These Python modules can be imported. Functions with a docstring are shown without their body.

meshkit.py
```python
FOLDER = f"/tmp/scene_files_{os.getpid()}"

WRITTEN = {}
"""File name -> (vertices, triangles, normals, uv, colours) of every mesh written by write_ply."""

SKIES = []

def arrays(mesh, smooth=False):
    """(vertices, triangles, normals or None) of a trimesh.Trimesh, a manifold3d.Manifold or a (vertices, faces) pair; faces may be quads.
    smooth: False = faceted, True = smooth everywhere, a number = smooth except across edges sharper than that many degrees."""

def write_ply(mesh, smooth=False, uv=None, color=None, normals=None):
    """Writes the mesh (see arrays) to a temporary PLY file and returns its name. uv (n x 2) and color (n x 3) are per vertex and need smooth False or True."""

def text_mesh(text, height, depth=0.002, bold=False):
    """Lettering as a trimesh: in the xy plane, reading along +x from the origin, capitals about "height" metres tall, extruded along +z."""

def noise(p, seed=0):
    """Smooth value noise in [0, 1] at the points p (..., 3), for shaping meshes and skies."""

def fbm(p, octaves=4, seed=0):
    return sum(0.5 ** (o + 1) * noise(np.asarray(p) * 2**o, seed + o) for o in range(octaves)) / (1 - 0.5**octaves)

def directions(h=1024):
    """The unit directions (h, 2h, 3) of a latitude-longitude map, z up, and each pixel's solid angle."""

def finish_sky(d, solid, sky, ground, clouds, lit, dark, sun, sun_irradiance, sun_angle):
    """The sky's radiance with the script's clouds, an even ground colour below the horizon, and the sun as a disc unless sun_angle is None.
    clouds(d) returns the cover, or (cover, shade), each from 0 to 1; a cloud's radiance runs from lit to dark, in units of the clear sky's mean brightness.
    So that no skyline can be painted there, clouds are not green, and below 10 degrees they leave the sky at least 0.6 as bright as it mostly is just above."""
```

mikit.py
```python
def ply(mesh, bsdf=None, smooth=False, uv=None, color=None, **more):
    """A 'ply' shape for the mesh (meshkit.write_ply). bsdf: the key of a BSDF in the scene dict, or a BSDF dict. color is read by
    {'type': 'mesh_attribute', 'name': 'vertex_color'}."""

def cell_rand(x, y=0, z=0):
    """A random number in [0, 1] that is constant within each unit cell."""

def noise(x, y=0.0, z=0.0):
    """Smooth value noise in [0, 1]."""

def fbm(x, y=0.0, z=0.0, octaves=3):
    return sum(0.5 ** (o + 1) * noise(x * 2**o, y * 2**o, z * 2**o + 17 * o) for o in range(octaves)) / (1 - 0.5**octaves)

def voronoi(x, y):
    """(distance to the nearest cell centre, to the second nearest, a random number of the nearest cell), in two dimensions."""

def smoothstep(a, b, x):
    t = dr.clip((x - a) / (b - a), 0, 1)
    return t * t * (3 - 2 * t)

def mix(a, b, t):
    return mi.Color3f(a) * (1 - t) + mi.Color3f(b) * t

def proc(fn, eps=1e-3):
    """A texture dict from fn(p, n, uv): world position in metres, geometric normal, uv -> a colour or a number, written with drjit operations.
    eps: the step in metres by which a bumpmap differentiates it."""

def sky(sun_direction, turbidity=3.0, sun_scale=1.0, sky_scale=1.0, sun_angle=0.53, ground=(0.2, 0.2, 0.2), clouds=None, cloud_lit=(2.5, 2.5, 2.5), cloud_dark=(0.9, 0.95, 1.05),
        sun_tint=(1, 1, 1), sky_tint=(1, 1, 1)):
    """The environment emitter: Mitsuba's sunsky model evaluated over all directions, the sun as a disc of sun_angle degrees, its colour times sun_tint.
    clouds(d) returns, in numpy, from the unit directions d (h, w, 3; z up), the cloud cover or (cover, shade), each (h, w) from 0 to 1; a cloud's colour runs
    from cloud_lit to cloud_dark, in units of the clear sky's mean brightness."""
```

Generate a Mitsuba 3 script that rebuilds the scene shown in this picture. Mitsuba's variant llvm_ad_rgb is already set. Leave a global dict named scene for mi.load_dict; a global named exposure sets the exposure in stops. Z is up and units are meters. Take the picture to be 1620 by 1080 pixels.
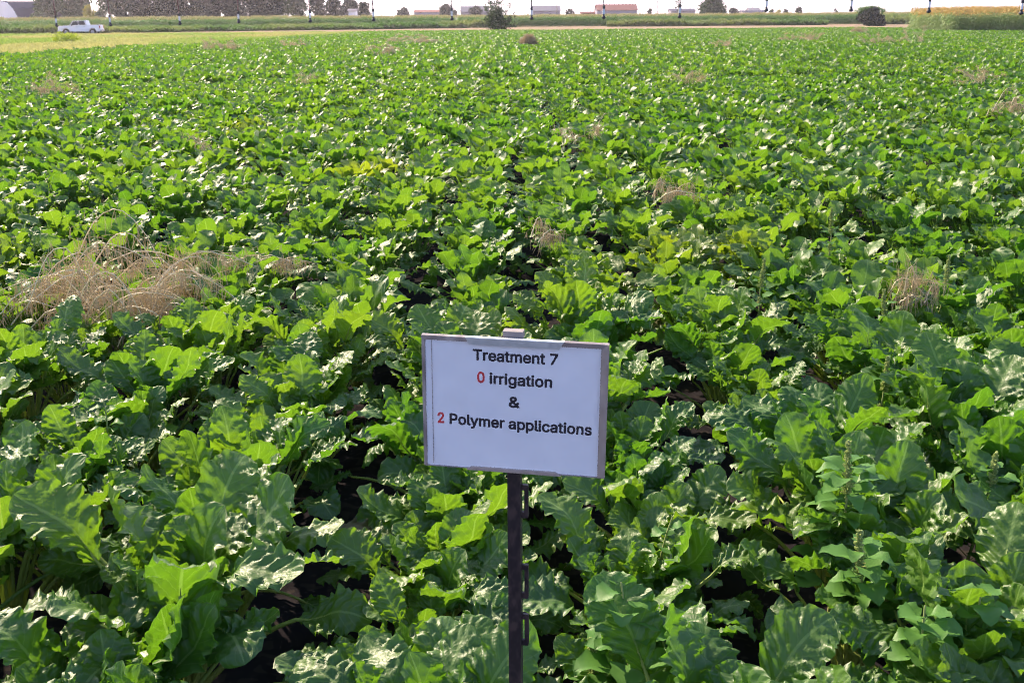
import math, random
import numpy as np, trimesh, mitsuba as mi, mikit, meshkit
from mikit import proc, noise, fbm, smoothstep, mix, cell_rand
import drjit as dr

scene, labels = {}, {}
rng = np.random.default_rng(7)
random.seed(7)

# ---------------------------------------------------------------- camera, sky, exposure
FPX, EYE = 1575.0, np.array([0, 0, 1.70])          # focal length in photograph pixels (1620 wide), eye point
PITCH, ROLL = math.atan(509.4 / FPX), 0.0075
_F = np.array([0, math.cos(PITCH), -math.sin(PITCH)])
_R0, _U0 = np.array([1.0, 0, 0]), np.array([0, math.sin(PITCH), math.cos(PITCH)])
_R = math.cos(ROLL) * _R0 - math.sin(ROLL) * _U0
_U = math.sin(ROLL) * _R0 + math.cos(ROLL) * _U0
T = mi.ScalarTransform4f
scene['air'] = {'type': 'homogeneous', 'albedo': {'type': 'rgb', 'value': [0.93, 0.90, 1.0]}, 'sigma_t': 0.00024, 'phase': {'type': 'hg', 'g': 0.4}}
scene['camera'] = {'type': 'perspective', 'fov': math.degrees(2 * math.atan(810 / FPX)), 'fov_axis': 'x', 'near_clip': 0.05, 'far_clip': 60000.0, 'medium': {'type': 'ref', 'id': 'air'},
                   'to_world': T().look_at(origin=EYE.tolist(), target=(EYE + _F).tolist(), up=_U.tolist())}
SUN_AZ, SUN_EL = math.radians(-38), math.radians(35)   # azimuth from the view direction, negative = left
SUN = [math.sin(SUN_AZ) * math.cos(SUN_EL), math.cos(SUN_AZ) * math.cos(SUN_EL), math.sin(SUN_EL)]


def veil(d):                                            # thin bright summer haze in the lower sky
    h = np.clip(d[..., 2], 0, 1)
    return 0.6 * np.exp(-(h / 0.13) ** 1.3)


scene['sky'] = mikit.sky(SUN, turbidity=3.5, clouds=veil, cloud_lit=(2.6, 2.55, 2.85), sun_tint=(0.97, 0.98, 1.05), sky_tint=(1.04, 0.96, 1.13))
exposure = 3.05


def ray(px, py):
    d = _F + (px - 810) / FPX * _R + (540 - py) / FPX * _U
    return d / np.linalg.norm(d)


def on_plane(px, py, z=0.0):                            # where the photograph's pixel meets the level z
    d = ray(px, py)
    return EYE + d * ((z - EYE[2]) / d[2])


def at_y(px, py, Y):                                    # the point of the pixel's ray at distance Y
    d = ray(px, py)
    return EYE + d * (Y / d[1])


# ---------------------------------------------------------------- helpers
def num(key):
    k, i = key, 0
    while k in _used:
        i += 1
        k = f'{key}_{i:03d}'
    _used.add(k)
    return k


_used = set()


def tag(key, label, cat, group=None, kind=None):
    labels[key] = {'label': label, 'category': cat}
    if group:
        labels[key]['group'] = group
    if kind:
        labels[key]['kind'] = kind
    return key


def put(key, mesh, bsdf, smooth=False, uv=None, M=None):
    key = num(key)
    scene[key] = mikit.ply(mesh, bsdf, smooth=smooth, uv=uv)
    if M is not None:
        scene[key]['to_world'] = M
    return key


def cat(parts):
    """joins (v, f) pairs"""
    vs, fs, n = [], [], 0
    for v, f in parts:
        vs.append(np.asarray(v, float)); fs.append(np.asarray(f, int) + n); n += len(v)
    return np.vstack(vs), np.vstack(fs)


def vf(m):
    return np.array(m.vertices), np.array(m.faces)


def box(c, s, rz=0.0):
    m = trimesh.creation.box(extents=s)
    if rz:
        m.apply_transform(trimesh.transformations.rotation_matrix(rz, [0, 0, 1]))
    m.apply_translation(c)
    return vf(m)


def tube(pts, rad, sides=5, cap=True):
    p = np.asarray(pts, float)
    r = np.broadcast_to(np.asarray(rad, float), (len(p),))
    t = np.gradient(p, axis=0)
    t /= np.linalg.norm(t, axis=1, keepdims=True) + 1e-12
    ref = np.array([0.31, 0.17, 0.93]) if abs(t[0, 2]) < 0.85 else np.array([0.95, 0.2, 0.1])
    a = np.cross(t, ref); a /= np.linalg.norm(a, axis=1, keepdims=True) + 1e-12
    b = np.cross(t, a)
    g = np.arange(sides) * 2 * np.pi / sides
    v = (p[:, None] + r[:, None, None] * (np.cos(g)[None, :, None] * a[:, None] + np.sin(g)[None, :, None] * b[:, None])).reshape(-1, 3)
    i, j = np.meshgrid(np.arange(len(p) - 1), np.arange(sides), indexing='ij')
    k = (j + 1) % sides
    q = np.stack([i * sides + j, (i + 1) * sides + j, (i + 1) * sides + k, i * sides + k], -1).reshape(-1, 4)
    f = np.vstack([q[:, [0, 1, 2]], q[:, [0, 2, 3]]])
    if cap:
        n = len(v)
        v = np.vstack([v, p[:1], p[-1:]])
        e = (len(p) - 1) * sides
        j = np.arange(sides); k = (j + 1) % sides
        f = np.vstack([f, np.stack([j * 0 + n, j, k], 1), np.stack([j * 0 + n + 1, e + k, e + j], 1)])
    return v, f


def prism(poly, y0, y1):
    """polygon in (x, z) extruded along y"""
    from shapely.geometry import Polygon
    m = trimesh.creation.extrude_polygon(Polygon(poly), y1 - y0, engine='earcut')
    v = np.array(m.vertices)
    v = np.stack([v[:, 0], y0 + v[:, 2], v[:, 1]], 1)
    return v, np.array(m.faces)[:, ::-1]


def turn(v, rz, loc=(0, 0, 0), s=1.0):
    c, n = math.cos(rz), math.sin(rz)
    v = np.asarray(v) * s
    return np.stack([c * v[:, 0] - n * v[:, 1], n * v[:, 0] + c * v[:, 1], v[:, 2]], 1) + np.asarray(loc)


# ---------------------------------------------------------------- materials
def rgb(*c):
    return {'type': 'rgb', 'value': list(c)}


def principled(c, rough=0.6, spec=0.5, **k):
    return {'type': 'twosided', 'b': {'type': 'principled', 'base_color': rgb(*c) if isinstance(c, tuple) else c, 'roughness': rough, 'specular': spec, **k}}


def leaf_bsdf(thin, top, w=0.5, rough=0.34, spec=0.6, trans=1.15):
    c = lambda x: rgb(*x) if isinstance(x, tuple) else x
    return {'type': 'blendbsdf', 'weight': w,
            'a': {'type': 'principledthin', 'base_color': c(thin), 'roughness': 0.5, 'diff_trans': trans, 'spec_trans': 0.0},
            'b': {'type': 'twosided', 'b': {'type': 'principled', 'base_color': c(top), 'roughness': rough, 'specular': spec}}}


def beet_tint(base, warm):
    def fn(p, n, uv):
        big = fbm(p.x * 0.35, p.y * 0.35, 3.0, octaves=2)
        small = noise(p.x * 3.1, p.y * 3.1, p.z * 3.0)
        t = dr.clip(0.35 * big + 0.65 * small, 0, 1)
        a = dr.abs(uv.x - 0.5)
        rib = 1 - smoothstep(0.012, 0.035, a)
        s = dr.abs((uv.y - 0.55 * a) * 8.0 - dr.floor((uv.y - 0.55 * a) * 8.0) - 0.5)
        side = (1 - smoothstep(0.03, 0.09, s)) * 0.35 * smoothstep(0.0, 0.1, a)
        c = mix(base, warm, smoothstep(0.25, 0.8, t))
        c = c * (1 + mi.Color3f(0.55, 0.12, 0.0) * smoothstep(0.72, 0.86, noise(p.x * 0.8, p.y * 0.5, 2.5)))
        return c + mi.Color3f(0.16, 0.20, 0.07) * (0.55 * dr.maximum(rib, side))
    return fn


scene['beet_leaf'] = leaf_bsdf(proc(beet_tint((0.14, 0.365, 0.012), (0.26, 0.475, 0.018))), proc(beet_tint((0.020, 0.056, 0.017), (0.030, 0.072, 0.017))), 0.5, 0.47, 1.0, 1.4)


def crinkle(p, n, uv):
    f1, f2, _ = mikit.voronoi(uv.x * 13 + 31 * noise(p.x * 0.8, p.y * 0.8), uv.y * 19)
    return 0.7 * smoothstep(0.0, 0.45, f2 - f1) + 0.5 * fbm(uv.x * 30, uv.y * 42, p.x * 2, octaves=2)


scene['beet_leaf'] = {'type': 'bumpmap', 'arbitrary': proc(crinkle, eps=1.5e-3), 'scale': 0.0006, 'b': scene['beet_leaf']}
scene['beet_petiole'] = leaf_bsdf((0.42, 0.50, 0.10), (0.26, 0.33, 0.08), 0.6, 0.4, 0.5, 0.9)
scene['withered_leaf'] = leaf_bsdf((0.20, 0.19, 0.06), (0.09, 0.085, 0.045), 0.6, 0.6, 0.3, 0.8)
scene['weed_leaf'] = leaf_bsdf((0.17, 0.40, 0.03), (0.055, 0.13, 0.045), 0.5, 0.5, 0.5, 1.1)
scene['weed_stem'] = principled((0.30, 0.34, 0.12), 0.6, 0.3)
scene['weed_spike'] = leaf_bsdf((0.42, 0.50, 0.16), (0.34, 0.40, 0.14), 0.5, 0.8, 0.2, 1.0)
scene['dry_stem'] = principled((0.80, 0.68, 0.42), 0.5, 0.4)
scene['dry_seed'] = leaf_bsdf((0.60, 0.49, 0.29), (0.48, 0.39, 0.24), 0.5, 0.7, 0.2, 1.0)
scene['corn_leaf'] = leaf_bsdf(proc(lambda p, n, uv: mix((0.13, 0.36, 0.05), (0.27, 0.48, 0.09), noise(p.x * 1.3, p.y * 1.3, p.z * 2))), (0.10, 0.17, 0.06), 0.42, 0.5, 0.6, 1.3)
scene['pale_tassel'] = leaf_bsdf((0.52, 0.47, 0.20), (0.42, 0.38, 0.17), 0.5, 0.7, 0.2)
scene['ripe_corn_leaf'] = leaf_bsdf(proc(lambda p, n, uv: mix((0.30, 0.50, 0.13), (0.55, 0.60, 0.28), noise(p.x * 2.3, p.y * 2.3, p.z * 3))), (0.22, 0.30, 0.13), 0.45, 0.45, 0.6, 1.2)
scene['corn_tassel'] = leaf_bsdf((0.70, 0.54, 0.20), (0.62, 0.46, 0.18), 0.5, 0.7, 0.2)
scene['verge_grass'] = leaf_bsdf(proc(lambda p, n, uv: mix((0.36, 0.53, 0.09), (0.62, 0.60, 0.22), smoothstep(0.38, 0.70, fbm(p.x * 0.11, p.y * 0.06, 2.0, octaves=3)))), (0.20, 0.27, 0.07), 0.4, 0.7, 0.2)
scene['roadside_weed'] = leaf_bsdf(proc(lambda p, n, uv: mix((0.13, 0.28, 0.05), (0.36, 0.42, 0.11), smoothstep(0.35, 0.65, fbm(p.x * 0.06, p.y * 0.06, 5.0, octaves=2)))), (0.10, 0.14, 0.06), 0.4, 0.7, 0.2)
scene['tree_leaf'] = leaf_bsdf((0.07, 0.13, 0.03), (0.04, 0.06, 0.035), 0.6, 0.85, 0.1, 0.7)
scene['dark_leaf'] = leaf_bsdf((0.04, 0.06, 0.03), (0.028, 0.04, 0.03), 0.6, 0.9, 0.08, 0.4)
scene['yellow_leaf'] = leaf_bsdf((0.45, 0.42, 0.05), (0.3, 0.28, 0.05), 0.5, 0.6, 0.3, 1.0)
scene['lime_leaf'] = leaf_bsdf((0.52, 0.62, 0.05), (0.35, 0.42, 0.05), 0.5, 0.6, 0.3, 1.0)
scene['bark'] = principled((0.13, 0.10, 0.075), 0.9, 0.2)


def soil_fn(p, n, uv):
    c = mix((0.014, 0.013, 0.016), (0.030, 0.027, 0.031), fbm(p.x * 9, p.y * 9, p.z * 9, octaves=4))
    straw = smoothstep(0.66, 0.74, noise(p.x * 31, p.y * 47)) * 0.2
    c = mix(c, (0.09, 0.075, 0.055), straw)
    left = smoothstep(-1.5, 1.5, (-23.0 + (p.y - 45) * 0.075) - p.x) * smoothstep(30, 40, p.y)
    far = smoothstep(133, 136, p.y)
    dirt = mix((0.30, 0.23, 0.15), (0.38, 0.30, 0.20), fbm(p.x * 0.3, p.y * 0.3, octaves=3))
    grass = mix((0.20, 0.21, 0.07), (0.33, 0.27, 0.12), fbm(p.x * 0.2, p.y * 0.2, 4.0, octaves=3))
    c = mix(c, grass, left)
    return mix(c, dirt, far)


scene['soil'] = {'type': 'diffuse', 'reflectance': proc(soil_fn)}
scene['dirt'] = {'type': 'diffuse', 'reflectance': proc(lambda p, n, uv: mix((0.36, 0.27, 0.18), (0.47, 0.37, 0.26), fbm(p.x * 0.4, p.y * 0.4, octaves=3)))}
scene['hill'] = {'type': 'diffuse', 'reflectance': rgb(0.22, 0.19, 0.14)}
scene['paper'] = principled(proc(lambda p, n, uv: mix((0.84, 0.84, 0.86), (0.90, 0.90, 0.91), fbm(p.x * 30, p.z * 30, octaves=2))), 0.35, 0.5)
scene['black_ink'] = principled((0.025, 0.022, 0.03), 0.5, 0.4)
scene['red_ink'] = principled((0.62, 0.06, 0.06), 0.5, 0.4)


def metal_fn(p, n, uv):
    k = fbm(p.x * 60, p.y * 60, p.z * 25, octaves=3)
    return mix((0.30, 0.25, 0.23), (0.50, 0.44, 0.40), smoothstep(0.3, 0.75, k))


scene['tray_metal'] = principled(proc(metal_fn), 0.45, 0.5, metallic=0.35)
scene['rim_brown'] = principled(proc(lambda p, n, uv: mix((0.28, 0.21, 0.17), (0.52, 0.43, 0.36), fbm(p.x * 50, p.y * 50, p.z * 30, octaves=3))), 0.5, 0.4)
scene['clip_metal'] = principled(proc(lambda p, n, uv: mix((0.62, 0.67, 0.66), (0.85, 0.88, 0.87), fbm(p.x * 130, p.y * 40, p.z * 130, octaves=2))), 0.35, 0.5, metallic=0.6)
scene['post_paint'] = principled(proc(lambda p, n, uv: mix((0.022, 0.015, 0.017), (0.06, 0.038, 0.035), smoothstep(0.4, 0.8, fbm(p.x * 90, p.y * 90, p.z * 40, octaves=3)))), 0.5, 0.5)
scene['post_top'] = principled((0.30, 0.26, 0.24), 0.6, 0.4)
scene['truck_paint'] = principled((0.88, 0.88, 0.89), 0.35, 0.5, clearcoat=0.6)
scene['truck_glass'] = principled((0.03, 0.035, 0.045), 0.1, 0.7)
scene['rubber'] = principled((0.03, 0.03, 0.03), 0.8, 0.3)
scene['rim_metal'] = principled((0.35, 0.35, 0.37), 0.4, 0.5, metallic=0.5)
scene['tail_red'] = principled((0.45, 0.03, 0.03), 0.3, 0.5)
scene['white_wall'] = principled((0.80, 0.81, 0.84), 0.7, 0.3)
scene['slate_roof'] = principled((0.09, 0.085, 0.12), 0.8, 0.3)
scene['grey_wall'] = principled((0.30, 0.28, 0.32), 0.8, 0.3)
scene['grey_roof'] = principled((0.20, 0.19, 0.22), 0.8, 0.3)
scene['rust_roof'] = principled((0.26, 0.11, 0.09), 0.8, 0.3)
scene['window_dark'] = principled((0.04, 0.045, 0.06), 0.2, 0.6)
scene['hose'] = principled((0.16, 0.06, 0.05), 0.6, 0.4)
scene['black_plastic'] = principled((0.03, 0.03, 0.035), 0.5, 0.4)
scene['white_plastic'] = principled((0.75, 0.75, 0.78), 0.5, 0.4)
scene['galvanised'] = principled((0.55, 0.56, 0.58), 0.45, 0.5, metallic=0.5)
scene['pole_wood'] = principled((0.20, 0.16, 0.13), 0.9, 0.2)

# ---------------------------------------------------------------- ground, track, hills
def ground_mesh():
    def axis(lo, hi, step, far):
        a = list(np.arange(lo, hi, step))
        g, x = step, hi
        while x < far:
            a.append(x); g *= 1.22; x += g
        g, x, left = step, lo, []
        while x > -far:
            g *= 1.22; x -= g; left.append(x)
        return np.array(left[::-1] + a)
    xs, ys = axis(-3.2, 3.2, 0.035, 9000), axis(0.9, 6.5, 0.035, 15000)
    ys = ys[ys > -60]
    X, Y = np.meshgrid(xs, ys)
    near = np.clip(1 - np.hypot(X, Y - 3.5) / 7.0, 0, 1) ** 0.5
    P = np.stack([X, Y, X * 0], -1)
    z = near * (0.075 * (meshkit.fbm(P * 7, 4, 3) - 0.5) + 0.05 * np.maximum(meshkit.noise(P * 14, 5) - 0.55, 0)) - 0.02 * near
    v = np.stack([X, Y, z], -1).reshape(-1, 3)
    nx = len(xs)
    i, j = np.meshgrid(np.arange(len(ys) - 1), np.arange(nx - 1), indexing='ij')
    a = (i * nx + j).ravel()
    return v, np.vstack([np.stack([a, a + 1, a + nx + 1], 1), np.stack([a, a + nx + 1, a + nx], 1)])


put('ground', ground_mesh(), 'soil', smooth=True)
tag('ground', 'dark cloddy field soil with dry dirt and stubble beyond the crop', 'ground', kind='structure')

track_near = np.array([[-110, 152.0], [-60, 158], [-25, 166], [0, 171], [60, 172], [120, 170]])
def strip(line, w, z):
    l = np.asarray(line, float)
    b = l + [0, w]
    v = np.vstack([np.c_[l, l[:, 0] * 0 + z], np.c_[b, l[:, 0] * 0 + z]])
    n = len(l); i = np.arange(n - 1)
    return v, np.vstack([np.stack([i, i + 1, n + i + 1], 1), np.stack([i, n + i + 1, n + i], 1)])
put('dirt_track', strip(track_near, 5.0, 0.02), 'dirt')
tag('dirt_track', 'pale bare dirt farm track along the far edge of the crop', 'track', kind='structure')

hx = np.linspace(-600, 6500, 160)
ridge = 30 + 95 * np.clip((hx - 1500) / 3800, 0, 1) ** 1.1 + 26 * (meshkit.fbm(np.c_[hx / 500, hx * 0, hx * 0], 4, 9) - 0.5)
prof = [(0.0, -5), (400, 0.35), (900, 0.75), (1500, 1.0), (2600, 0.6), (4000, -5)]
hv = np.array([[x, 7200 + dy, (h * k if k > -1 else -5)] for dy, k in prof for x, h in zip(hx, ridge)])
n_ = len(hx)
i, j = np.meshgrid(np.arange(len(prof) - 1), np.arange(n_ - 1), indexing='ij')
a = (i * n_ + j).ravel()
put('hills', (hv, np.vstack([np.stack([a, a + 1, a + n_ + 1], 1), np.stack([a, a + n_ + 1, a + n_], 1)])), 'hill', smooth=True)
tag('hills', 'faint pale range of hills on the horizon at the right', 'hills', kind='structure')

# ---------------------------------------------------------------- sugar beet plants
def width_profile(s):
    a = np.clip(s, 0, 1)
    w = np.where(a < 0.55, np.sin(np.pi / 2 * np.clip(a / 0.55, 0, 1)) ** 1.05, np.cos(np.pi / 2 * np.clip((a - 0.55) / 0.45, 0, 1)) ** 0.52)
    return w


def beet_leaf(r, rank, az, ns, nt, ps, size=1.0, bs=1.0):
    """one leaf: (blade v, f, uv), (petiole v, f). rank 0 = heart leaf, 1 = outermost"""
    Lp = (0.15 + 0.13 * rank) * size * r.uniform(0.85, 1.15)
    Lb = (0.104 + 0.074 * math.sin(math.pi * (0.2 + 0.6 * rank))) * size * bs * r.uniform(0.78, 1.22)
    W = Lb * r.uniform(0.265, 0.35)
    e0 = math.radians(88 - 24 * rank + r.uniform(-7, 7))
    if rank > 0.86:                                      # old leaves lean out low over the furrow
        e0 -= math.radians(r.uniform(8, 30))
    bend = math.radians(6 + 48 * rank + r.uniform(-12, 30))
    if r.random() < 0.24 and rank > 0.4:
        bend += math.radians(r.uniform(20, 55))
    tw = r.uniform(-0.7, 0.7)
    sway = r.uniform(-0.35, 0.35)
    L = Lp + Lb
    l = np.linspace(0, L, 80)
    e = e0 - bend * (l / L) ** 1.7
    azl = az + sway * (l / L) ** 1.5
    Tn = np.stack([np.cos(e) * np.cos(azl), np.cos(e) * np.sin(azl), np.sin(e)], 1)
    C = np.vstack([[0, 0, 0], np.cumsum(0.5 * (Tn[1:] + Tn[:-1]) * (L / 79), 0)]) + [0.012 * math.cos(az), 0.012 * math.sin(az), 0.03]
    N = np.stack([-np.sin(e) * np.cos(azl), -np.sin(e) * np.sin(azl), np.cos(e)], 1)
    B = np.cross(N, Tn)
    ang = tw * (l / L) ** 1.5
    B, N = B * np.cos(ang)[:, None] + N * np.sin(ang)[:, None], N * np.cos(ang)[:, None] - B * np.sin(ang)[:, None]
    at = lambda A, q: np.stack([np.interp(q, l, A[:, k]) for k in range(3)], -1)
    s = np.linspace(0, 1, ns + 1)
    t = np.linspace(-1, 1, 2 * nt + 1)
    t = np.sign(t) * np.abs(t) ** 0.9
    S, Tt = np.meshgrid(s, t, indexing='ij')
    q = Lp + Lb * S
    A = np.abs(Tt)
    ph = r.uniform(0, 6.28, 6)
    side = np.where(Tt < 0, 0, 1)
    k1, k2 = r.uniform(3.2, 4.6), r.uniform(8.5, 11)
    fine = ns >= 10
    edge = 1 + A ** 3 * (0.03 * np.sin(2 * np.pi * (k1 * 1.6 * S) + ph[0] + side) + (0.04 * np.sin(2 * np.pi * (k2 * 1.5 * S) + ph[1] + 2 * side) if fine else 0))
    w = W * width_profile(S) * edge
    fold = r.uniform(0.05, 0.45) * (0.6 + 0.4 * (1 - rank))
    curl = r.uniform(-0.2, 0.55) * rank
    h = fold * w * A - curl * w * A ** 2.2
    env = np.sin(np.pi * np.clip(S * 1.02, 0, 1)) ** 0.5
    h = h + size * env * A ** 1.8 * (0.009 * np.sin(2 * np.pi * k1 * S + ph[2] + 1.9 * side) + (0.0075 * np.sin(2 * np.pi * k2 * S + ph[3] + side) if fine else 0))
    if fine:
        vein = np.cos(2 * np.pi * 7.5 * (S - 0.26 * A) + ph[4])
        h = h - 0.0042 * size * env * vein * np.clip(A * 3.0, 0, 1) * (1 - 0.3 * A)
        h = h + 0.007 * size * (meshkit.noise(np.stack([S * 13, Tt * 6, S * 0 + ph[5]], -1), 3) - 0.5) * env
    h = h + 0.010 * size * np.sin(2 * np.pi * r.uniform(0.7, 1.4) * S + ph[5]) * (S > 0)
    P = at(C, q) + at(B, q) * (Tt * w)[..., None] + at(N, q) * h[..., None]
    nv = 2 * nt + 1
    i, j = np.meshgrid(np.arange(ns), np.arange(2 * nt), indexing='ij')
    a = (i * nv + j).ravel()
    f = np.vstack([np.stack([a, a + 1, a + nv + 1], 1), np.stack([a, a + nv + 1, a + nv], 1)])
    uv = np.stack([(Tt + 1) / 2, S], -1).reshape(-1, 2)
    blade = (P.reshape(-1, 3), f, uv)
    if ps == 0:
        return blade, None
    if ps == 1:                                          # flat strip
        qa = np.array([0, Lp * 0.6, Lp])
        c, b = at(C, qa), at(B, qa)
        wv = np.array([0.008, 0.006, 0.004])[:, None] * size
        v = np.vstack([c - b * wv, c + b * wv])
        return blade, (v, np.array([[0, 1, 4], [0, 4, 3], [1, 2, 5], [1, 5, 4]]))
    n = 7 if ps > 4 else 4
    qa = np.concatenate([np.linspace(0, Lp, n), Lp + Lb * np.array([0.15, 0.32, 0.5])])
    rad = np.interp(qa, [0, Lp, Lp + Lb * 0.5], [0.0065, 0.0036, 0.0006]) * size
    hm = np.interp(qa, Lp + Lb * s, P.reshape(ns + 1, nv, 3)[:, nt, 2] - at(C, Lp + Lb * s)[:, 2], left=0)
    c = at(C, qa) - at(N, qa) * (rad * 0.75)[:, None]
    if True:                                             # follow the midrib of the waved blade
        mid = P[:, nt]
        for k in range(n, len(qa)):
            c[k] = np.array([np.interp((qa[k] - Lp) / Lb, s, mid[:, m]) for m in range(3)]) - at(N, qa[k:k + 1])[0] * rad[k] * 0.75
    return blade, tube(c, rad, ps, cap=False)


def beet_plant(seed, n, ns, nt, ps, size=1.0, bs=1.0):
    r = np.random.default_rng(seed)
    a0, out = r.uniform(0, 6.28), []
    for k in range(n):
        rank = (k + 0.5) / n
        az = a0 + k * 2.39996 + r.uniform(-0.3, 0.3)
        out.append((rank, *beet_leaf(r, min(1, rank + r.uniform(-0.1, 0.1)) if rank > 0.1 else rank, az, ns, nt, ps, size, bs)))
    return out


GREEN = 'beet_leaf'


def beet_group(key, seed, n, ns, nt, ps, split, size=1.0, bs=1.0):
    """a shapegroup whose entries are the leaves of one plant"""
    g = {'type': 'shapegroup'}
    r = np.random.default_rng(seed + 900)
    for k, (rank, (v, f, uv), pet) in enumerate(beet_plant(seed, n, ns, nt, ps, size, bs)):
        nm = 'leaf' if k == 0 else f'leaf_{k:03d}'
        old = rank > 0.93 and r.random() < 0.05
        if split:
            g[nm] = mikit.ply((v, f), 'withered_leaf' if old else GREEN, smooth=True, uv=uv)
            g[nm + '__petiole'] = mikit.ply(pet, 'beet_petiole', smooth=True)
        else:
            v2, f2 = cat([(v, f), pet])
            uv2 = np.vstack([uv, np.tile([[0.5, 0.02]], (len(pet[0]), 1))])
            g[nm] = mikit.ply((v2, f2), GREEN, smooth=True, uv=uv2)
    scene[key] = g


def merged_plant(seed, n, ns, nt, ps, size=1.0, bs=1.0):
    vs, fs, uvs, m = [], [], [], 0
    for rank, (v, f, uv), pet in beet_plant(seed, n, ns, nt, ps, size, bs):
        vs.append(v); fs.append(f + m); uvs.append(uv); m += len(v)
        if pet is not None:
            vs.append(pet[0]); fs.append(pet[1] + m); uvs.append(np.tile([[0.5, 0.02]], (len(pet[0]), 1))); m += len(pet[0])
    return np.vstack(vs), np.vstack(fs), np.vstack(uvs)


N0, N1, N2, N3 = 14, 10, 8, 5
for k in range(N0):
    beet_group(f'near_beet_{k}', 100 + k, int(rng.integers(19, 24)), 32, 9, 6, True)
for k in range(N1):
    beet_group(f'mid_beet_{k}', 200 + k, int(rng.integers(22, 27)), 14, 5, 4, False, 1.0, 0.88)
for k in range(N2):
    v, f, uv = merged_plant(300 + k, 23, 6, 2, 1, 1.0, 0.82)
    scene[f'far_beet_{k}'] = {'type': 'shapegroup', 'plant': mikit.ply((v, f), GREEN, smooth=True, uv=uv)}

for k in range(N3):
    v, f, uv = merged_plant(400 + k, 17, 24, 7, 5)
    scene[f'edge_beet_{k}'] = {'type': 'shapegroup', 'plant': mikit.ply((v, f), GREEN, smooth=True, uv=uv)}

ROW, X0 = 0.60, -0.24


def left_edge(y):
    return -23.0 + (y - 45) * 0.075


def in_view(x, y, z=0.3, m=0.0):
    d = np.array([x, y, z]) - EYE
    w = d @ _F
    if w < 0.3:
        return False
    return abs(810 * 0 + FPX * (d @ _R) / w) < 810 + m and abs(FPX * (d @ _U) / w) < 560 + m


def vigor(x, y):
    return 0.80 + 0.42 * float(meshkit.fbm(np.array([[x * 0.8, y * 0.5, 1.7]]), 3, 5)[0])


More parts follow.
